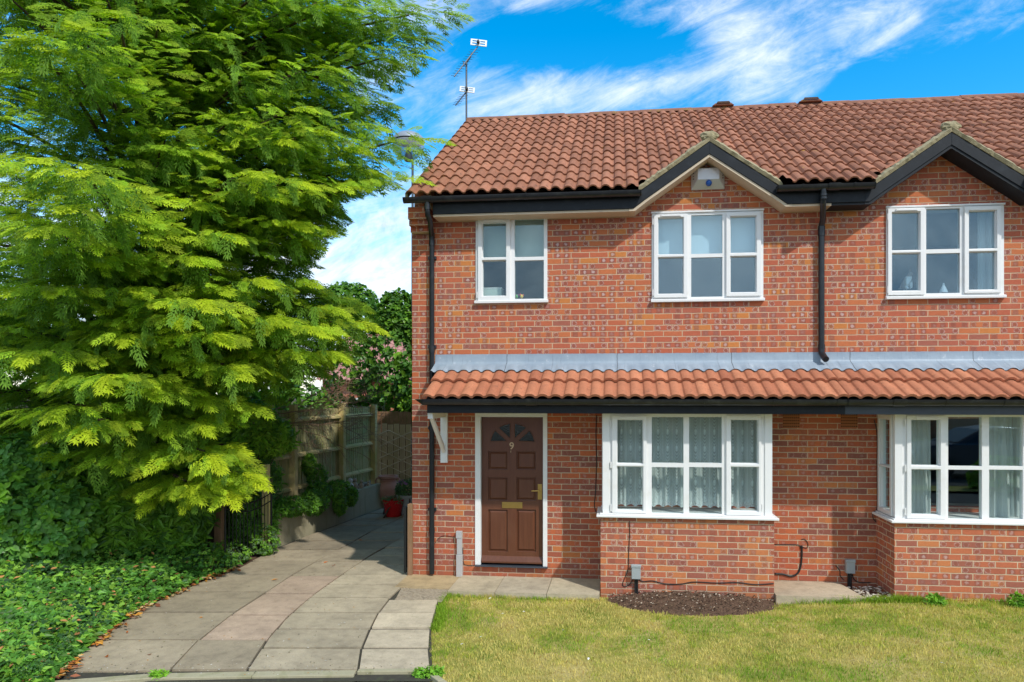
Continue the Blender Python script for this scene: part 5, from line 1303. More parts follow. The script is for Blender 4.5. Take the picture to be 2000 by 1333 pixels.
def hullpts(rg,N,boxes):
    """random points on the camera-ward skin of a set of ellipsoids (centre r,d,z; radii)"""
    out=[];nn=[]
    while len(out)<N:
        (cr,cd,cz),(ra,rb,rc)=boxes[rg.randint(len(boxes))]
        v=rg.normal(size=3); v/=np.linalg.norm(v); v[1]=-abs(v[1])*1.0 if rg.rand()<.8 else v[1]
        k=rg.uniform(.72,1.04)**.6; p=np.array([cr+ra*v[0]*k,cd+rb*v[1]*k,cz+rc*v[2]*k])
        if p[2]<.004: continue
        inside=False
        for (c2,r2) in boxes:
            q=(p-np.array(c2))/np.array(r2)
            if (q**2).sum()<.42: inside=True
        if inside: continue
        n_=v/np.array([ra,rb,rc]); n_/=np.linalg.norm(n_); x,y=cw(p[0],p[1]); nx_,ny_=cw(n_[0],n_[1]); out.append((x,y,p[2])); nn.append((nx_,ny_,n_[2]))
    return out,nn
def shrub(name,label,cat,boxes,N,nleaf,size,tmpl,cols,seed,stems=8,mat_='leaf',spread=(35,85),droop=.35,group=None,base=None):
    rg=np.random.RandomState(seed); c0=np.mean([b_[0] for b_ in boxes],axis=0); x,y=cw(c0[0],c0[1]); root=thing(name,(x,y,0),label,cat,group)
    P_,Nn=hullpts(rg,N,boxes); v,f,c=rosettes(P_,Nn,nleaf,size,tmpl,cols,rg,spread,droop); npmesh('foliage',v,f,M[mat_],root,c)
    s=MB()
    for i in range(stems):
        t=P_[rg.randint(len(P_))]; bx,by=x+rg.uniform(-.3,.3),y+rg.uniform(-.3,.3); mid=Vector(((bx+t[0])/2,(by+t[1])/2,t[2]*.6)); s.tube([(bx,by,-.1),mid,Vector(t)*.9+mid*.1],[.022,.015,.005],5)
    if stems>2: s.build('stems',M['bark'],root,smooth=True)
    return root
G1=np.array([.14,.32,.030]);G2=np.array([.20,.41,.035]);G3=np.array([.09,.22,.035]);G4=np.array([.28,.50,.045])
shrub('laurel_hedge','tall glossy laurel hedge with drooping narrow leaves under the conifer','hedge',
  [((-5.7,10.1,.75),(.78,.7,.9)),((-6.1,9.8,.8),(.8,.8,.95)),((-6.8,9.9,.8),(.8,.8,1.0)),((-5.5,10.7,1.5),(.9,.7,.8)),((-6.3,10.4,1.5),(1,.7,.8))],2300,10,.175,LAUREL,[G1,G2,G2,G3],31,14)
shrub('shrub','broad-leaved shrub with rounded mid-green leaves at the left frame edge','shrub',
  [((-6.35,8.9,.75),(.55,.5,.65)),((-6.9,8.6,.8),(.6,.5,.8)),((-6.9,9.0,1.3),(.7,.5,.6))],1250,6,.105,ROUND,[np.array([.16,.35,.06]),np.array([.12,.30,.06]),G2],32,10)
# shaded laurel and ivy behind the railings
shrub('laurel_bush','dark laurel bush seen through the iron gate bars','shrub',[((-4.72,11.0,.45),(.45,.35,.5)),((-4.9,11.5,.9),(.5,.4,.7))],420,8,.13,LAUREL,[G3,G1],33,5)
shrub('laurel_bush','laurel branch with pale tips hanging over the near fence posts','shrub',[((-4.9,11.3,1.9),(.55,.45,.45)),((-4.55,11.4,1.75),(.40,.35,.30))],330,8,.14,LAUREL,[G1,G2,G4],34,5)
# ivy on the retaining wall
shrub('ivy','ivy clump trailing over the near end of the concrete wall','ivy',[((-4.28,11.6,.55),(.28,.50,.16)),((-4.1,12.2,.52),(.25,.4,.22))],900,4,.055,IVY,[G1,G3,G1*1.2],35,2,'ivy',(30,90),.2)
shrub('ivy','taller ivy mound climbing the fence beside the garden figures','ivy',[((-4.15,12.7,.62),(.22,.35,.20)),((-3.95,13.2,.60),(.24,.38,.17)),((-4.3,13.0,.88),(.16,.22,.24)),((-4.42,12.9,1.12),(.10,.16,.20)),((-3.80,12.8,.42),(.10,.22,.22)),((-3.72,13.3,.45),(.09,.25,.16))],1500,4,.062,IVY,[G1,G3,G2*.9],36,2,'ivy',(30,90),.2)
shrub('ivy','small ivy clump spilling out at the foot of the iron gate','ivy',[((-4.25,10.45,.22),(.22,.25,.22)),((-4.62,10.0,.12),(.35,.25,.16))],420,4,.05,IVY,[G2,G1,np.array([.14,.24,.10])],37,2,'ivy',(30,90),.2)
# ---- trees behind the gardens
shrub('garden_tree','dark leafy tree rising behind the garden gate against the house wall','tree',
  [((-4.0,18.6,3.3),(1.0,.9,1.6)),((-3.1,18.2,2.6),(.9,.8,1.1)),((-5.0,18.8,3.6),(1.1,.9,1.6)),((-3.9,18.4,4.5),(.55,.5,.7)),((-5.4,19,4.9),(.8,.7,.6)),((-3.3,18.3,4.1),(.45,.4,.6))],2100,5,.15,ROUND,[G3,G1*.8,G3*.8,G2*.8],41,20,'leaf',(30,90),.3)
shrub('garden_shrub','sunlit yellow-green shrub low behind the trellis gate','shrub',[((-3.0,17.6,2.3),(.45,.4,.55)),((-3.4,17.9,2.2),(.4,.4,.4))],500,5,.08,ROUND,[G4,G2,np.array([.2,.36,.03])],42,4)
shrub('garden_tree','mid-green broadleaf tree beyond the close-board fence','tree',
  [((-7.2,16.5,2.6),(1.3,1.0,1.5)),((-5.9,16.3,1.7),(1.1,.9,1.0)),((-8.6,16.5,3.0),(1.5,1,2.0)),((-10.5,16,3.2),(1.6,1,2.4)),((-12.5,16,3.2),(1.8,1,2.6))],2600,5,.16,ROUND,[G1,G3,G2*.8],43,20)
# bare twiggy bush leaning over the fence
rg=np.random.RandomState(5); tx_,ty_=cw(-5.2,13.6); root=thing('bare_bush',(tx_,ty_,.4),'tangle of bare brown twigs arching over the fence top','bush')
s=MB()
def twig(p,d,l,r,depth):
    pts=[p]; q=p.copy(); dd=d.copy()
    for k in range(4):
        dd=(dd+Vector(rg.normal(0,.16,3))+Vector((0,0,-.03))).normalized(); q=q+dd*l/4; pts.append(q.copy())
    s.tube(pts,[r*(1-.18*k) for k in range(5)],4,False)
    if depth>0:
        for k in range(3):
            a=pts[1+k%4]; nd=(dd+Vector(rg.normal(0,.55,3))).normalized(); twig(a,nd,l*.65,r*.6,depth-1)
for i in range(26):
    a=along(rg.uniform(.6,3.4),FO+.25); b0=Vector((a.x,a.y,rg.uniform(1.4,2.3))); x_,y_=cw(rg.uniform(.3,1.0),rg.uniform(-.2,.9)); twig(b0,Vector((x_,y_,rg.uniform(-.1,.75))).normalized(),rg.uniform(.8,1.5),.010,2)
s.build('twigs',M['twig'],root)
# ---- ivy ground cover on the left bank
rg=np.random.RandomState(9)
def bank(n,y0=1100,y1=1345):
    py=rg.uniform(y0,y1,n)**1.0; ex=np.array([lx(E_,q) for q in py]); px=ex-np.abs(rg.rand(n))*(ex+60)*1.0
    Zc=F*H/(py-767); r=(px-1060)/F*Zc; return r,Zc,ex,px
def bankz(r,d): return .03+.16*vnoise(r*2.2,d*2.2,4,3)
def bankh(px,ex): return np.clip((ex-px)/60,0,1)
n=26000; rr_,dd_,ex,px=bank(n); rr_=rr_+rg.normal(0,.02,n)
x=CA*rr_-SA*dd_; y=SA*rr_+CA*dd_; k=bankh(px,ex); z=(bankz(rr_,dd_)+.30*np.clip((ex-px)/420,0,1)+rg.uniform(-.06,.10,n))*(.25+.75*k)+.01
IVX=(x,y,z)
D=rg.normal(size=(n,3)); D[:,2]=rg.uniform(-.35,.25,n); U=np.column_stack([rg.normal(.25,.5,n),rg.normal(-.75,.5,n),np.ones(n)])
t=vnoise(rr_*3,dd_*3,8,3); pal=np.array([[.08,.22,.03],[.12,.30,.035],[.22,.42,.045],[.045,.12,.035]]); ci=np.clip((t*5-1+rg.normal(0,.8,n)),0,3).astype(int)
C=pal[ci]*rg.uniform(.50,1.40,(n,1))
v,f,c=instance(IVY[0],IVY[1],frames(D,U),np.stack([x,y,z],1),rg.uniform(.030,.095,n),None,C); npmesh('ivy_ground_cover',v,f,M['ivy'],None,c,kind='stuff')
# bank soil under it
V=[];m=60
for j in range(m):
    py=1085+(1400-1085)*(j/(m-1)); ex=lx(E_,py); 
    for i in range(m):
        px=ex-(i/(m-1))**1.3*(ex+500); Zc=F*H/(py-767); r=(px-1060)/F*Zc; kk=min(1,(ex-px)/60); xq,yq=cw(r,Zc); V.append((xq,yq,-.02+kk*(float(bankz(np.array([r]),np.array([Zc]))[0])-.06+.30*min(1,max(0,(ex-px)/420)))))
Fq=[(j*m+i,j*m+i+1,(j+1)*m+i+1,(j+1)*m+i) for j in range(m-1) for i in range(m-1)]; npmesh('bank_soil',np.array(V),np.array(Fq),M['soil'],None,None,kind='structure',smooth=True)
x,y,z=IVX; q=rg.permutation(len(x))[:330]; D=rg.normal(size=(330,3)); D[:,2]*=.2; T=leaf_template(1,.24,.3,.1,2)
v,f,c=instance(T[0],T[1],frames(D,np.column_stack([rg.normal(0,.4,330),rg.normal(-.3,.4,330),np.ones(330)])),np.stack([x[q],y[q],z[q]+.035],1),rg.uniform(.04,.08,330),None,np.array([.36,.17,.06])*rg.uniform(.5,1.5,(330,1))); npmesh('fallen_leaves',v,f,M['attr'],None,c,kind='stuff')
# small-leaved herb patch, lower left
n=9000; rr_,dd_,ex,px=bank(n,1225,1345); ok=(px>ex-230)&(px<ex-8); rr_,dd_,px,ex=rr_[ok],dd_[ok],px[ok],ex[ok]; n=len(rr_)
x=CA*rr_-SA*dd_; y=SA*rr_+CA*dd_; z=bankz(rr_,dd_)*.8+rg.uniform(-.02,.10,n)
D=rg.normal(size=(n,3)); U=np.column_stack([rg.normal(0,.5,n),rg.normal(-.2,.5,n),np.ones(n)])
v,f,c=instance(IVY[0],IVY[1],frames(D,U),np.stack([x,y,z],1),rg.uniform(.012,.028,n),None,np.array([.07,.17,.05])*rg.uniform(.7,1.4,(n,1))); npmesh('herb_ground_cover',v,f,M['ivy'],None,c,kind='stuff')
# fallen leaves
def litter(name,px,py,seed,size,cols,z=.012,zr=.02,tilt=.35):
    rg=np.random.RandomState(seed); n=len(px); Zc=F*H/(py-767); r=(px-1060)/F*Zc; x=CA*r-SA*Zc; y=SA*r+CA*Zc
    D=rg.normal(size=(n,3)); D[:,2]*=tilt*.4; U=np.column_stack([rg.normal(0,tilt,n),rg.normal(0,tilt,n),np.ones(n)])
    C=np.array(cols)[rg.randint(0,len(cols),n)]*rg.uniform(.7,1.3,(n,1)); T=leaf_template(1,.24,.3,.1,2)
    v,f,c=instance(T[0],T[1],frames(D,U),np.stack([x,y,z+rg.rand(n)*zr],1),rg.uniform(size[0],size[1],n),None,C); return npmesh(name,v,f,M['attr'],None,c,kind='stuff')
py=rg.uniform(1105,1331,1500); ex=np.array([lx(E_,q) for q in py]); wgt=(vnoise(py/14,py*0,3)>.38); py=py[wgt]; ex=ex[wgt]
litter('fallen_leaves',ex+rg.normal(0,1,len(py))*8*(py-767)/400-1,py,51,(.03,.085),[(.42,.15,.03),(.50,.24,.04),(.22,.08,.04),(.45,.33,.16),(.30,.11,.03)],.012,.035)
py=rg.uniform(1010,1320,420); px=np.array([lx(E_,q)+rg.rand()*(lx(L1,max(q,1130))-lx(E_,q)) for q in py]); litter('fallen_leaves',px,py,52,(.010,.028),[(.10,.09,.05),(.14,.14,.05),(.35,.18,.05),(.55,.52,.45)],.004,.003,.15)
litter('fallen_leaves',np.array([390,248,292,640,655,210,530,700]),np.array([1208,1238,1281,1098,1105,1285,1135,1055]),53,(.05,.09),[(.50,.20,.03),(.45,.13,.03)],.006,.006,.2)
litter('petals',np.array([985,1025,960,1343,942,905,1100,1270,1963,1835,1150]),np.array([1203,1200,1172,1203,1248,1262,1236,1255,1322,1300,1290]),54,(.02,.045),[(.75,.75,.75),(.65,.65,.62)],.02,.01,.2)
for (name,lab,r,d,z0,rad,N_,sz,cols,seed) in (
   ('weed','green weed clump under the left meter box',*(lambda p:(CA*p[0]+SA*p[1],-SA*p[0]+CA*p[1]))(gr(1248,1152)),.03,(.08,.05,.09),60,.05,[G4,G2],61),
   ('weed','dark green nettle clump against the neighbouring bay base',*(lambda p:(CA*p[0]+SA*p[1],-SA*p[0]+CA*p[1]))(gr(1826,1178,.06)),.03,(.09,.05,.07),60,.06,[G2,G1],62),
   ('weed','leafy weed at the far right foot of the neighbouring bay',*(lambda p:(CA*p[0]+SA*p[1],-SA*p[0]+CA*p[1]))(gr(1990,1182,.06)),.03,(.10,.05,.10),70,.06,[G2,G1],63),
   ('weed','feathery green weed at the kerb corner of the lawn',*(lambda p:(CA*p[0]+SA*p[1],-SA*p[0]+CA*p[1]))(gr(838,1316)),.0,(.12,.05,.03),70,.04,[G1*1.3,G2],64),
   ('weed','tuft of grass in the kerb joint of the drive',*(lambda p:(CA*p[0]+SA*p[1],-SA*p[0]+CA*p[1]))(gr(312,1320)),-.01,(.06,.04,.02),40,.045,[G4,G2*1.3],65)):
    shrub(name,lab,'weed',[((r,d,z0+rad[2]*.5),rad)],N_,4,sz,LAUREL if seed in(65,61) else IVY,cols,seed,2,'ivy',(20,80),.0)
# plants in the pots
def potplant(RT,label,cat,z0,rad,N_,sz,tm,cols,seed,flow=None):
    (c,_)=RT; r=CA*c[0]+SA*c[1]; d=-SA*c[0]+CA*c[1]; root=shrub('potted_plant',label,cat,[((r,d,z0+rad[2]*.6),rad)],N_,5,sz,tm,cols,seed,9,'leaf',(20,85),.1)
    if flow:
        rg=random.Random(seed)
        for k in range(flow):
            a=rg.uniform(0,6.28); rr=rad[0]*rg.uniform(.4,1.05); x_,y_=c[0]+rr*math.cos(a),c[1]-abs(rr*math.sin(a))*.8; zf=z0+rad[2]*rg.uniform(1.0,1.75); s=MB()
            for q in range(7):
                b_=6.283*q/7; s.add([(x_,y_,zf),(x_+.018*math.cos(b_-.3),y_+.008,zf+.018*math.sin(b_-.3)),(x_+.035*math.cos(b_),y_-.004,zf+.035*math.sin(b_)),(x_+.018*math.cos(b_+.3),y_+.008,zf+.018*math.sin(b_+.3))],[(0,1,2,3)])
            s.build('flower',M['lilac'],root)
M['lilac']=plain('lilac_petal',(.42,.16,.50),.6,0,.15,30)
potplant(RED,'sparse pale green plant trailing from the red pot','plant',.29,(.22,.16,.05),34,.085,LAUREL,[np.array([.14,.24,.09]),np.array([.22,.26,.12])],71)
potplant(GREY,'bushy plant with purple flowers in the grey stone pot','plant',.38,(.22,.20,.19),190,.07,LAUREL,[np.array([.10,.20,.07]),np.array([.08,.16,.06])],72,9)
# ---------------------------------------------------------------- things behind the window glass
def cloth_fn(col,tr=.35):
    def fn(g):
        d=g.pbr(tuple(col),.85,0,g.bump(g.noise(g.pos(),120,2,.5),.2,.002),.1); t=g.n('ShaderNodeBsdfTranslucent'); t.inputs[0].default_value=(*col,1)
        mx=g.n('ShaderNodeMixShader'); mx.inputs[0].default_value=tr; g.nt.links.new(d,mx.inputs[1]); g.nt.links.new(t.outputs[0],mx.inputs[2]); return mx.outputs[0]
    return fn
M['blind']=mat('pale_green_blind_cloth',cloth_fn((.50,.60,.56),.2)); M['blind2']=mat('white_blind_cloth',cloth_fn((.82,.86,.86),.2)); M['curtain']=mat('grey_curtain_cloth',cloth_fn((.66,.72,.70),.25))
def lace_fn(g):
    p=g.pos(); X,Y,Z=g.sep(p); s=.115
    u=g.m('DIVIDE',X,s); row=g.m('DIVIDE',Z,.21); cu=g.m('SUBTRACT',g.m('FRACT',u),.5); 
    # hanging swags: nested arcs that sag between stems
    sag=g.m('MULTIPLY',g.m('POWER',g.m('ABSOLUTE',cu),1.6),2.2); ph=g.m('SUBTRACT',g.m('MULTIPLY',row,5.0),g.m('MULTIPLY',sag,4.0))
    arc=g.m('ABSOLUTE',g.m('SUBTRACT',g.m('FRACT',ph),.5)); arcs=g.step(arc,.30,.16)
    fr=g.m('SUBTRACT',g.m('FRACT',row),.5); dia=g.m('ADD',g.m('MULTIPLY',g.m('ABSOLUTE',cu),2.4),g.m('MULTIPLY',g.m('ABSOLUTE',fr),2.0)); med=g.step(dia,.42,.30)
    stem=g.step(g.m('ABSOLUTE',g.m('SUBTRACT',g.m('ABSOLUTE',cu),.5)),.055,.02)
    hem=g.step(Z,1.28,1.08); net=g.step(g.noise(p,75,2,.5),.38,.55); dens=g.m('MAXIMUM',g.m('MAXIMUM',g.m('MULTIPLY',arcs,.72),g.m('MULTIPLY',med,.9)),g.m('MULTIPLY',stem,.6))
    dens=g.m('MAXIMUM',dens,g.m('MULTIPLY',g.m('MULTIPLY',hem,net),.85)); a=g.m('ADD',.48,g.m('MULTIPLY',dens,.52))
    d=g.pbr((.86,.93,.92),.8,0,None,.1); t=g.n('ShaderNodeBsdfTranslucent'); t.inputs[0].default_value=(.8,.88,.87,1); m1=g.n('ShaderNodeMixShader'); m1.inputs[0].default_value=.3
    g.nt.links.new(d,m1.inputs[1]); g.nt.links.new(t.outputs[0],m1.inputs[2]); tr=g.n('ShaderNodeBsdfTransparent'); mx=g.n('ShaderNodeMixShader'); g.put(mx.inputs[0],a)
    g.nt.links.new(tr.outputs[0],mx.inputs[1]); g.nt.links.new(m1.outputs[0],mx.inputs[2]); return mx.outputs[0]
M['lace']=mat('lace_net',lace_fn)
def drape(name,mt,x0,x1,z0,z1,y,amp,per,seed,label,cat,group=None,scallop=0,flare=0):
    n=int((x1-x0)/.008)+2; m=18; X=np.linspace(x0,x1,n); Z=np.linspace(z1,z0,m); V=[]
    for j,z in enumerate(Z):
        t=j/(m-1); off_=amp*(.55+.45*t)*(np.sin(X/per*6.283+np.sin(X*3+seed)*1.5)+.4*np.sin(X/per*2.7*6.283+seed)); zz=np.full(n,z)
        if j==m-1 and scallop: zz=zz+scallop*np.abs(np.sin(X/.115*3.1416))
        V.append(np.stack([X+(X-(x0+x1)/2)*flare*t,y+off_,zz],1))
    V=np.concatenate(V); Fq=np.array([(j*n+i,j*n+i+1,(j+1)*n+i+1,(j+1)*n+i) for j in range(m-1) for i in range(n-1)])
    o=npmesh(name,V,Fq,mt,None,None,smooth=True); return setp(o,label,cat,group)
GY=WY+.14
def blind(w_,pb,mt,label):
    x0,x1,z0,z1=rect(w_['outer'],GY); zb=wz((w_['outer'][0]+w_['outer'][1])/2,pb,GY); root=thing('roller_blind',(x0,GY,zb),label,'blind')
    s=MB(); s.box(x0+.03,x1-.03,GY,GY+.004,zb,z1-.03); s.build('cloth',mt,root); s=MB(); s.box(x0+.03,x1-.03,GY-.006,GY+.010,zb-.018,zb-.001); s.build('bottom_bar',mt,root)
blind(W1,500,M['blind'],'greenish roller blind half down in the two-light upper window'); blind(W2,497,M['blind2'],'white roller blind half down in the upper window under the alarm box')
drape('curtain',M['curtain'],wx(1908,GY+.1),wx(1970,GY+.1),3.35,4.82,GY+.10,.020,.09,2,'pale curtain hanging at the right of the upper window with the cat','curtain')
drape('lace_curtain',M['lace'],B1[2]+.07,B1[3]-.07,1.035,2.21,B1[4]+.20,.022,.17,1,'white lace net curtain with scalloped hem across the bay window','curtain',None,.03)
drape('curtain',M['curtain'],B2[2]+.16,B2[2]+.50,.99,2.21,B2[4]+.24,.030,.12,5,'grey-green curtain behind the opening light at the left of the neighbouring bay','curtain',None,0,.05)
drape('curtain',M['curtain'],wx(1930,B2[4]+.2),wx(1978,B2[4]+.2),.99,2.21,B2[4]+.22,.030,.11,9,'grey-green curtain in the third light of the neighbouring bay','curtain',None,0,.18)
drape('curtain',M['curtain'],wx(1985,B2[4]+.2),wx(2055,B2[4]+.2),.99,2.21,B2[4]+.27,.020,.13,4,'curtain edge cut off by the right frame edge in the neighbouring bay','curtain')
# cat sitting on the inner sill: one skinned body
def skinned(name,verts,edges,rad,mt,parent,sub=2,root_i=0):
    me=bpy.data.meshes.new(name); o_=off(parent); me.from_pydata([Vector(v)-o_ for v in verts],edges,[]); me.materials.append(mt)
    o=bpy.data.objects.new(name,me); link(o,parent); o.modifiers.new('skin','SKIN')
    for i,r in enumerate(rad): me.skin_vertices[0].data[i].radius=(r,r) if not isinstance(r,tuple) else r
    me.skin_vertices[0].data[root_i].use_root=True
    s=o.modifiers.new('sub','SUBSURF'); s.levels=sub; s.render_levels=sub; 
    return o
def cat_fn(g):
    p=g.pos(); X,Y,Z=g.sep(p); n=g.noise(p,14,3,.6); z0=CATZ
    top=g.step(g.m('ADD',Z,g.m('MULTIPLY',g.m('SUBTRACT',n,.5),.08)),z0+.165,z0+.195); back=g.step(g.m('ADD',g.m('SUBTRACT',CATX,X),g.m('MULTIPLY',g.m('SUBTRACT',n,.5),.05)),.035,.06)
    f=g.m('MAXIMUM',top,back); c=g.mix(f,(.85,.83,.78),(.30,.21,.15)); return g.pbr(c,.8,0,g.bump(g.noise(p,200,2,.5),.3,.002),.2)
CATX,CATZ=wx(1776,9.16),wz(1770,567,9.16); CY=9.17
M['cat']=mat('cat_fur',cat_fn)
root=thing('cat',(CATX,CY,CATZ),'small white cat with brown head sitting behind a lower pane of the neighbouring upper window','cat')
c=Vector((CATX,CY,CATZ))
vs=[c+Vector(v) for v in((-.045,.02,.05),(-.03,.01,.10),(-.005,0,.15),(.008,-.003,.19),(.018,-.006,.212),(.045,-.012,.205),(.018,-.02,.09),(.022,-.022,.02),(.02,.02,.09),(.024,.022,.02),(-.05,-.02,.025),(-.015,-.035,.018),(-.09,.03,.03),(-.12,.02,.02))]
skinned('body',vs,[(0,1),(1,2),(2,3),(3,4),(4,5),(2,6),(6,7),(2,8),(8,9),(0,10),(10,11),(0,12),(12,13)],[.055,.050,.040,.030,.034,.014,.018,.013,.018,.013,.028,.016,.016,.009],M['cat'],root)
s=MB()
for yy in(-.018,.014): s.add([c+Vector(v) for v in((.0,yy-.008,.235),(.022,yy-.010,.236),(.008,yy,.272),(.010,yy+.012,.234))],[(0,1,2),(1,3,2),(3,0,2),(0,3,1)])
s.build('ears',M['cat'],root)
fx_,fz_=wx(1843,9.16),wz(1843,572,9.16); root=thing('figurine',(fx_,9.16,fz_),'small white robed figurine on the sill right of the cat','figurine')
s=MB(); s.lathe([(0,0),(.052,0),(.050,.01),(.030,.06),(.018,.085),(.012,.095)],(fx_,9.16,fz_),16); s.build('robe',M['ornw'],root,smooth='auto'); s=MB(); s.blob((fx_,9.16,fz_+.105),(.014,.014,.017),1,10,8,0); s.build('figure_head',M['ornw'],root,smooth=True)
# box and toy flowers in the first upper window
bx_,bz_=wx(965,9.2),wz(965,582,9.2); root=thing('storage_box',(bx_,9.2,bz_),'pale green box on the sill at the lower left pane of the two-light window','box')
s=MB(); s.box(bx_-.16,bx_+.115,9.14,9.30,bz_,bz_+.115); s.build('box_body',M['blind'],root,bevel=.006); s=MB(); s.box(bx_-.165,bx_+.12,9.135,9.305,bz_+.1155,bz_+.13); s.build('lid',M['blind2'],root,bevel=.004)
for i,(px_,col,lab) in enumerate(((1009,(.12,.45,.10),'small green and purple toy behind the lower right pane of the two-light window'),(1019,(.75,.55,.05),'small yellow toy right of the green one on the window sill'))):
    x_,z_=wx(px_,9.15),wz(px_,583,9.15); root=thing('toy',(x_,9.15,z_),lab,'toy'); mt=plain('toy_plastic',col,.4); m2=plain('toy_accent',((.35,.05,.30),(.70,.06,.05))[i],.4)
    s=MB(); s.blob((x_,9.15,z_+.025),(.022,.02,.027),i,10,8,.1); s.build('toy_body',mt,root,smooth=True); s=MB(); s.blob((x_-.018,9.145,z_+.048),(.013,.013,.013),i+3,8,6,.1); s.blob((x_+.02,9.145,z_+.04),(.011,.011,.011),i+5,8,6,.1); s.build('toy_parts',m2,root,smooth=True)
# ---------------------------------------------------------------- houses beyond the gardens
def far_house(name,label,x0,x1,y0,y1,ze,zr,wall,roof,wins):
    root=thing(name,((x0+x1)/2,y0,0),label,'house'); ym=(y0+y1)/2
    s=MB(); s.box(x0,x1,y0,y1,-.1,ze); s.prismx([(y0,ze+.001),(y1,ze+.001),(ym,zr-.15)],x0,x0+.2); s.prismx([(y0,ze+.001),(y1,ze+.001),(ym,zr-.15)],x1-.2,x1); s.build('wall',wall,root)
    V,Fc,C=tiles((x0-.2,y0-.4,ze-.02),(1,0,0),(0,ym-y0+.4,zr-ze+.02),x1-x0+.4,int(math.hypot(ym-y0+.4,zr-ze)/.33),.33,.30,.05,seed=7,seg=7); npmesh('roof',V,Fc,roof,root,C)
    s=MB(); s.prismx([(ym,zr-.02),(y1+.4,ze-.02),(y1+.4,ze-.1),(ym,zr-.12)],x0-.2,x1+.2); rounds(s,x0-.2,x1+.2,ym,zr,.1,.45,4); s.build('ridge',M['ridge'],root)
    for (a,b,za,zb) in wins:
        s=MB(); sg=-1 if wins_front else 1
        plate(s,a,b,za,zb,[(a+.08,(a+b)/2-.04,za+.08,zb-.08),((a+b)/2+.04,b-.08,za+.08,zb-.08)],(y0-.05 if wins_front else y1+.0),(y0-.002 if wins_front else y1+.05)); w_=s.build('window',M['white'],root)
        s=MB(); s.box(a+.05,b-.05,(y0-.02 if wins_front else y1+.005),(y0-.004 if wins_front else y1+.02),za+.05,zb-.05); s.build('pane',M['obscure'],w_)
M['pinkroof']=mat('far_pink_roof_tile',tile_fn((.36,.17,.14),(.46,.24,.20),.2,(.22,.13,.12)))
wins_front=True
a=cw((630-1060)/F*34,34); b_=cw((850-1060)/F*34,34)
far_house('house','low red-roofed house glimpsed beyond the garden trees',a[0],b_[0],a[1],a[1]+7,3.1,5.6,M['brick_low'],M['pinkroof'],[(a[0]+1,a[0]+2.2,1,2.2)])
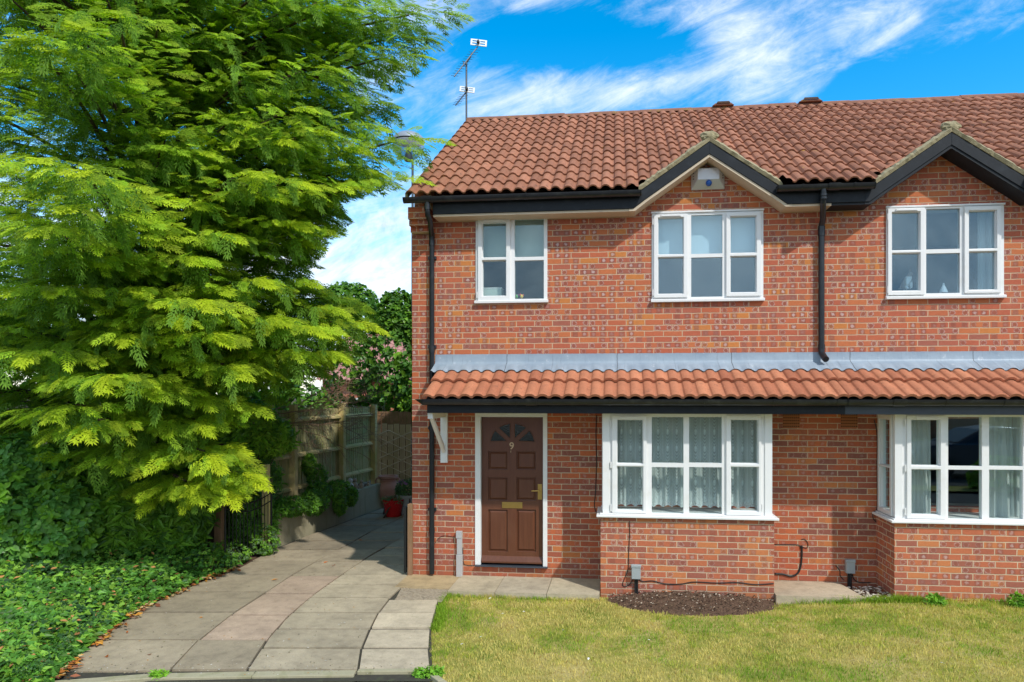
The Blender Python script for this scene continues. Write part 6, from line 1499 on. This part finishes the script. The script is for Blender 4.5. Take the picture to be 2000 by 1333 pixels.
# ---------------------------------------------------------------- across the road (seen in the window reflections)
wins_front=False
far_house('house','brick house across the road seen only in window reflections',3.5,18,-31,-22.5,4.9,7.6,M['brick_low'],M['tile'],[(6,7.6,.9,2.1),(6,7.6,3.2,4.4),(10,12,.9,2.1),(10,11.6,3.2,4.4),(14,15.6,3.2,4.4),(14,16,.9,2.1)])
sheet('verge',[(4.5,-1.2),(26,-1.2),(26,-22),(9.5,-22)],-.012,M['lawn']); sheet('pavement',[(5.5,-2.2),(16,-2.2),(16,-8.0),(6.5,-8.0)],-.008,M['asphalt'])
shrub('shrub','rounded green shrub across the road seen reflected in the neighbouring bay','shrub',[((9.7,-2.6,.3),(.9,.6,.55))],500,5,.10,ROUND,[G1,G2,G4],81,5)
def car(x,y,label):
    M['carpaint']=plain('dark_blue_car_paint',(.012,.022,.040),.18,.3,.05,4,bumpk=0); M['tyre']=plain('tyre_rubber',(.015,.015,.015),.8); M['chrome']=plain('chrome',(.6,.6,.62),.12,1,.02,4,bumpk=0)
    root=thing('parked_car',(x,y,0),label,'car')
    prof=[(-2.10,.30),(-2.15,.55),(-2.05,.85),(-1.75,.95),(-.95,1.02),(-.25,1.42),(.35,1.50),(1.15,1.44),(1.75,1.08),(2.05,.95),(2.12,.60),(2.08,.30)]
    s=MB(); n=len(prof); vs=[]
    for w_,k in((-.86,0),(-.88,1),(.88,1),(.86,0)):
        for (a,z) in prof:
            t=max(0,(z-.95)/.55); yy=w_*(1-.22*t); vs.append((x+a,y+yy,z if k else z))
    s.add(vs[:n]+vs[3*n:],[tuple(range(n)),tuple(range(2*n-1,n-1,-1))]+[(i,i+n,(i+1)%n+n,(i+1)%n) for i in range(n)]); body=s.build('body',M['carpaint'],root,bevel=.05,smooth='auto')
    s=MB()
    for sg in(-1,1):
        def q(a,z): return (x+a,y+sg*(.862*(1-.22*max(0,(z-.95)/.55))+.004),z)
        for pl_ in([(-.80,1.02),(-.22,1.34),(.28,1.42),(.28,1.02)],[(.36,1.02),(.36,1.42),(1.08,1.37),(1.50,1.04)]): s.add([q(*v) for v in pl_],[(0,1,2,3)])
    for pl_ in([(-.90,1.045),(-.28,1.41)],[(1.20,1.425),(1.70,1.12)]):
        (a,za),(b2,zb)=pl_; o=.012; s.add([(x+a+(-o if a<0 else o),y-.74,za+o),(x+a+(-o if a<0 else o),y+.74,za+o),(x+b2+(-o if a<0 else o),y+.66,zb+o),(x+b2+(-o if a<0 else o),y-.66,zb+o)],[(0,1,2,3)])
    s.build('window',M['obscure'],root)
    s=MB()
    for sg in(-1,1): s.tube([(x-1.0,y+sg*.875,1.0),(x+1.6,y+sg*.875,1.02)],.010,5)
    s.build('trim',M['chrome'],root)
    for a in(-1.35,1.32):
        for sg in(-1,1):
            s=MB(); yy=y+sg*.80; 
            ring=lambda r,o:[(x+a+r*math.cos(6.283*k/20),yy+sg*o,.32+r*math.sin(6.283*k/20)) for k in range(20)]
            v=ring(.32,-.10)+ring(.32,.08)+ring(.21,.10)+ring(.20,-.08); s.add(v,[(j*20+k,j*20+(k+1)%20,(j+1)*20+(k+1)%20,(j+1)*20+k) for j in range(3) for k in range(20)]+[tuple(range(20))]); w_=s.build('wheel',M['tyre'],root,smooth='auto')
            s=MB(); v=ring(.20,.085)+ring(.05,.11); s.add(v,[(k,(k+1)%20,20+(k+1)%20,20+k) for k in range(20)]+[tuple(range(20,40))]); s.build('rim',M['chrome'],w_)
    for a,mt in((-2.10,M['ornw']),(2.08,M['redpot'])):
        for sg in(-1,1): s=MB(); s.blob((x+a,y+sg*.62,.74),(.07,.16,.07),2,10,6,0); s.build('headlight' if a<0 else 'tail_light',mt,root,smooth=True)
car(10.6,-4.4,'dark blue parked car seen reflected in the neighbouring bay window')
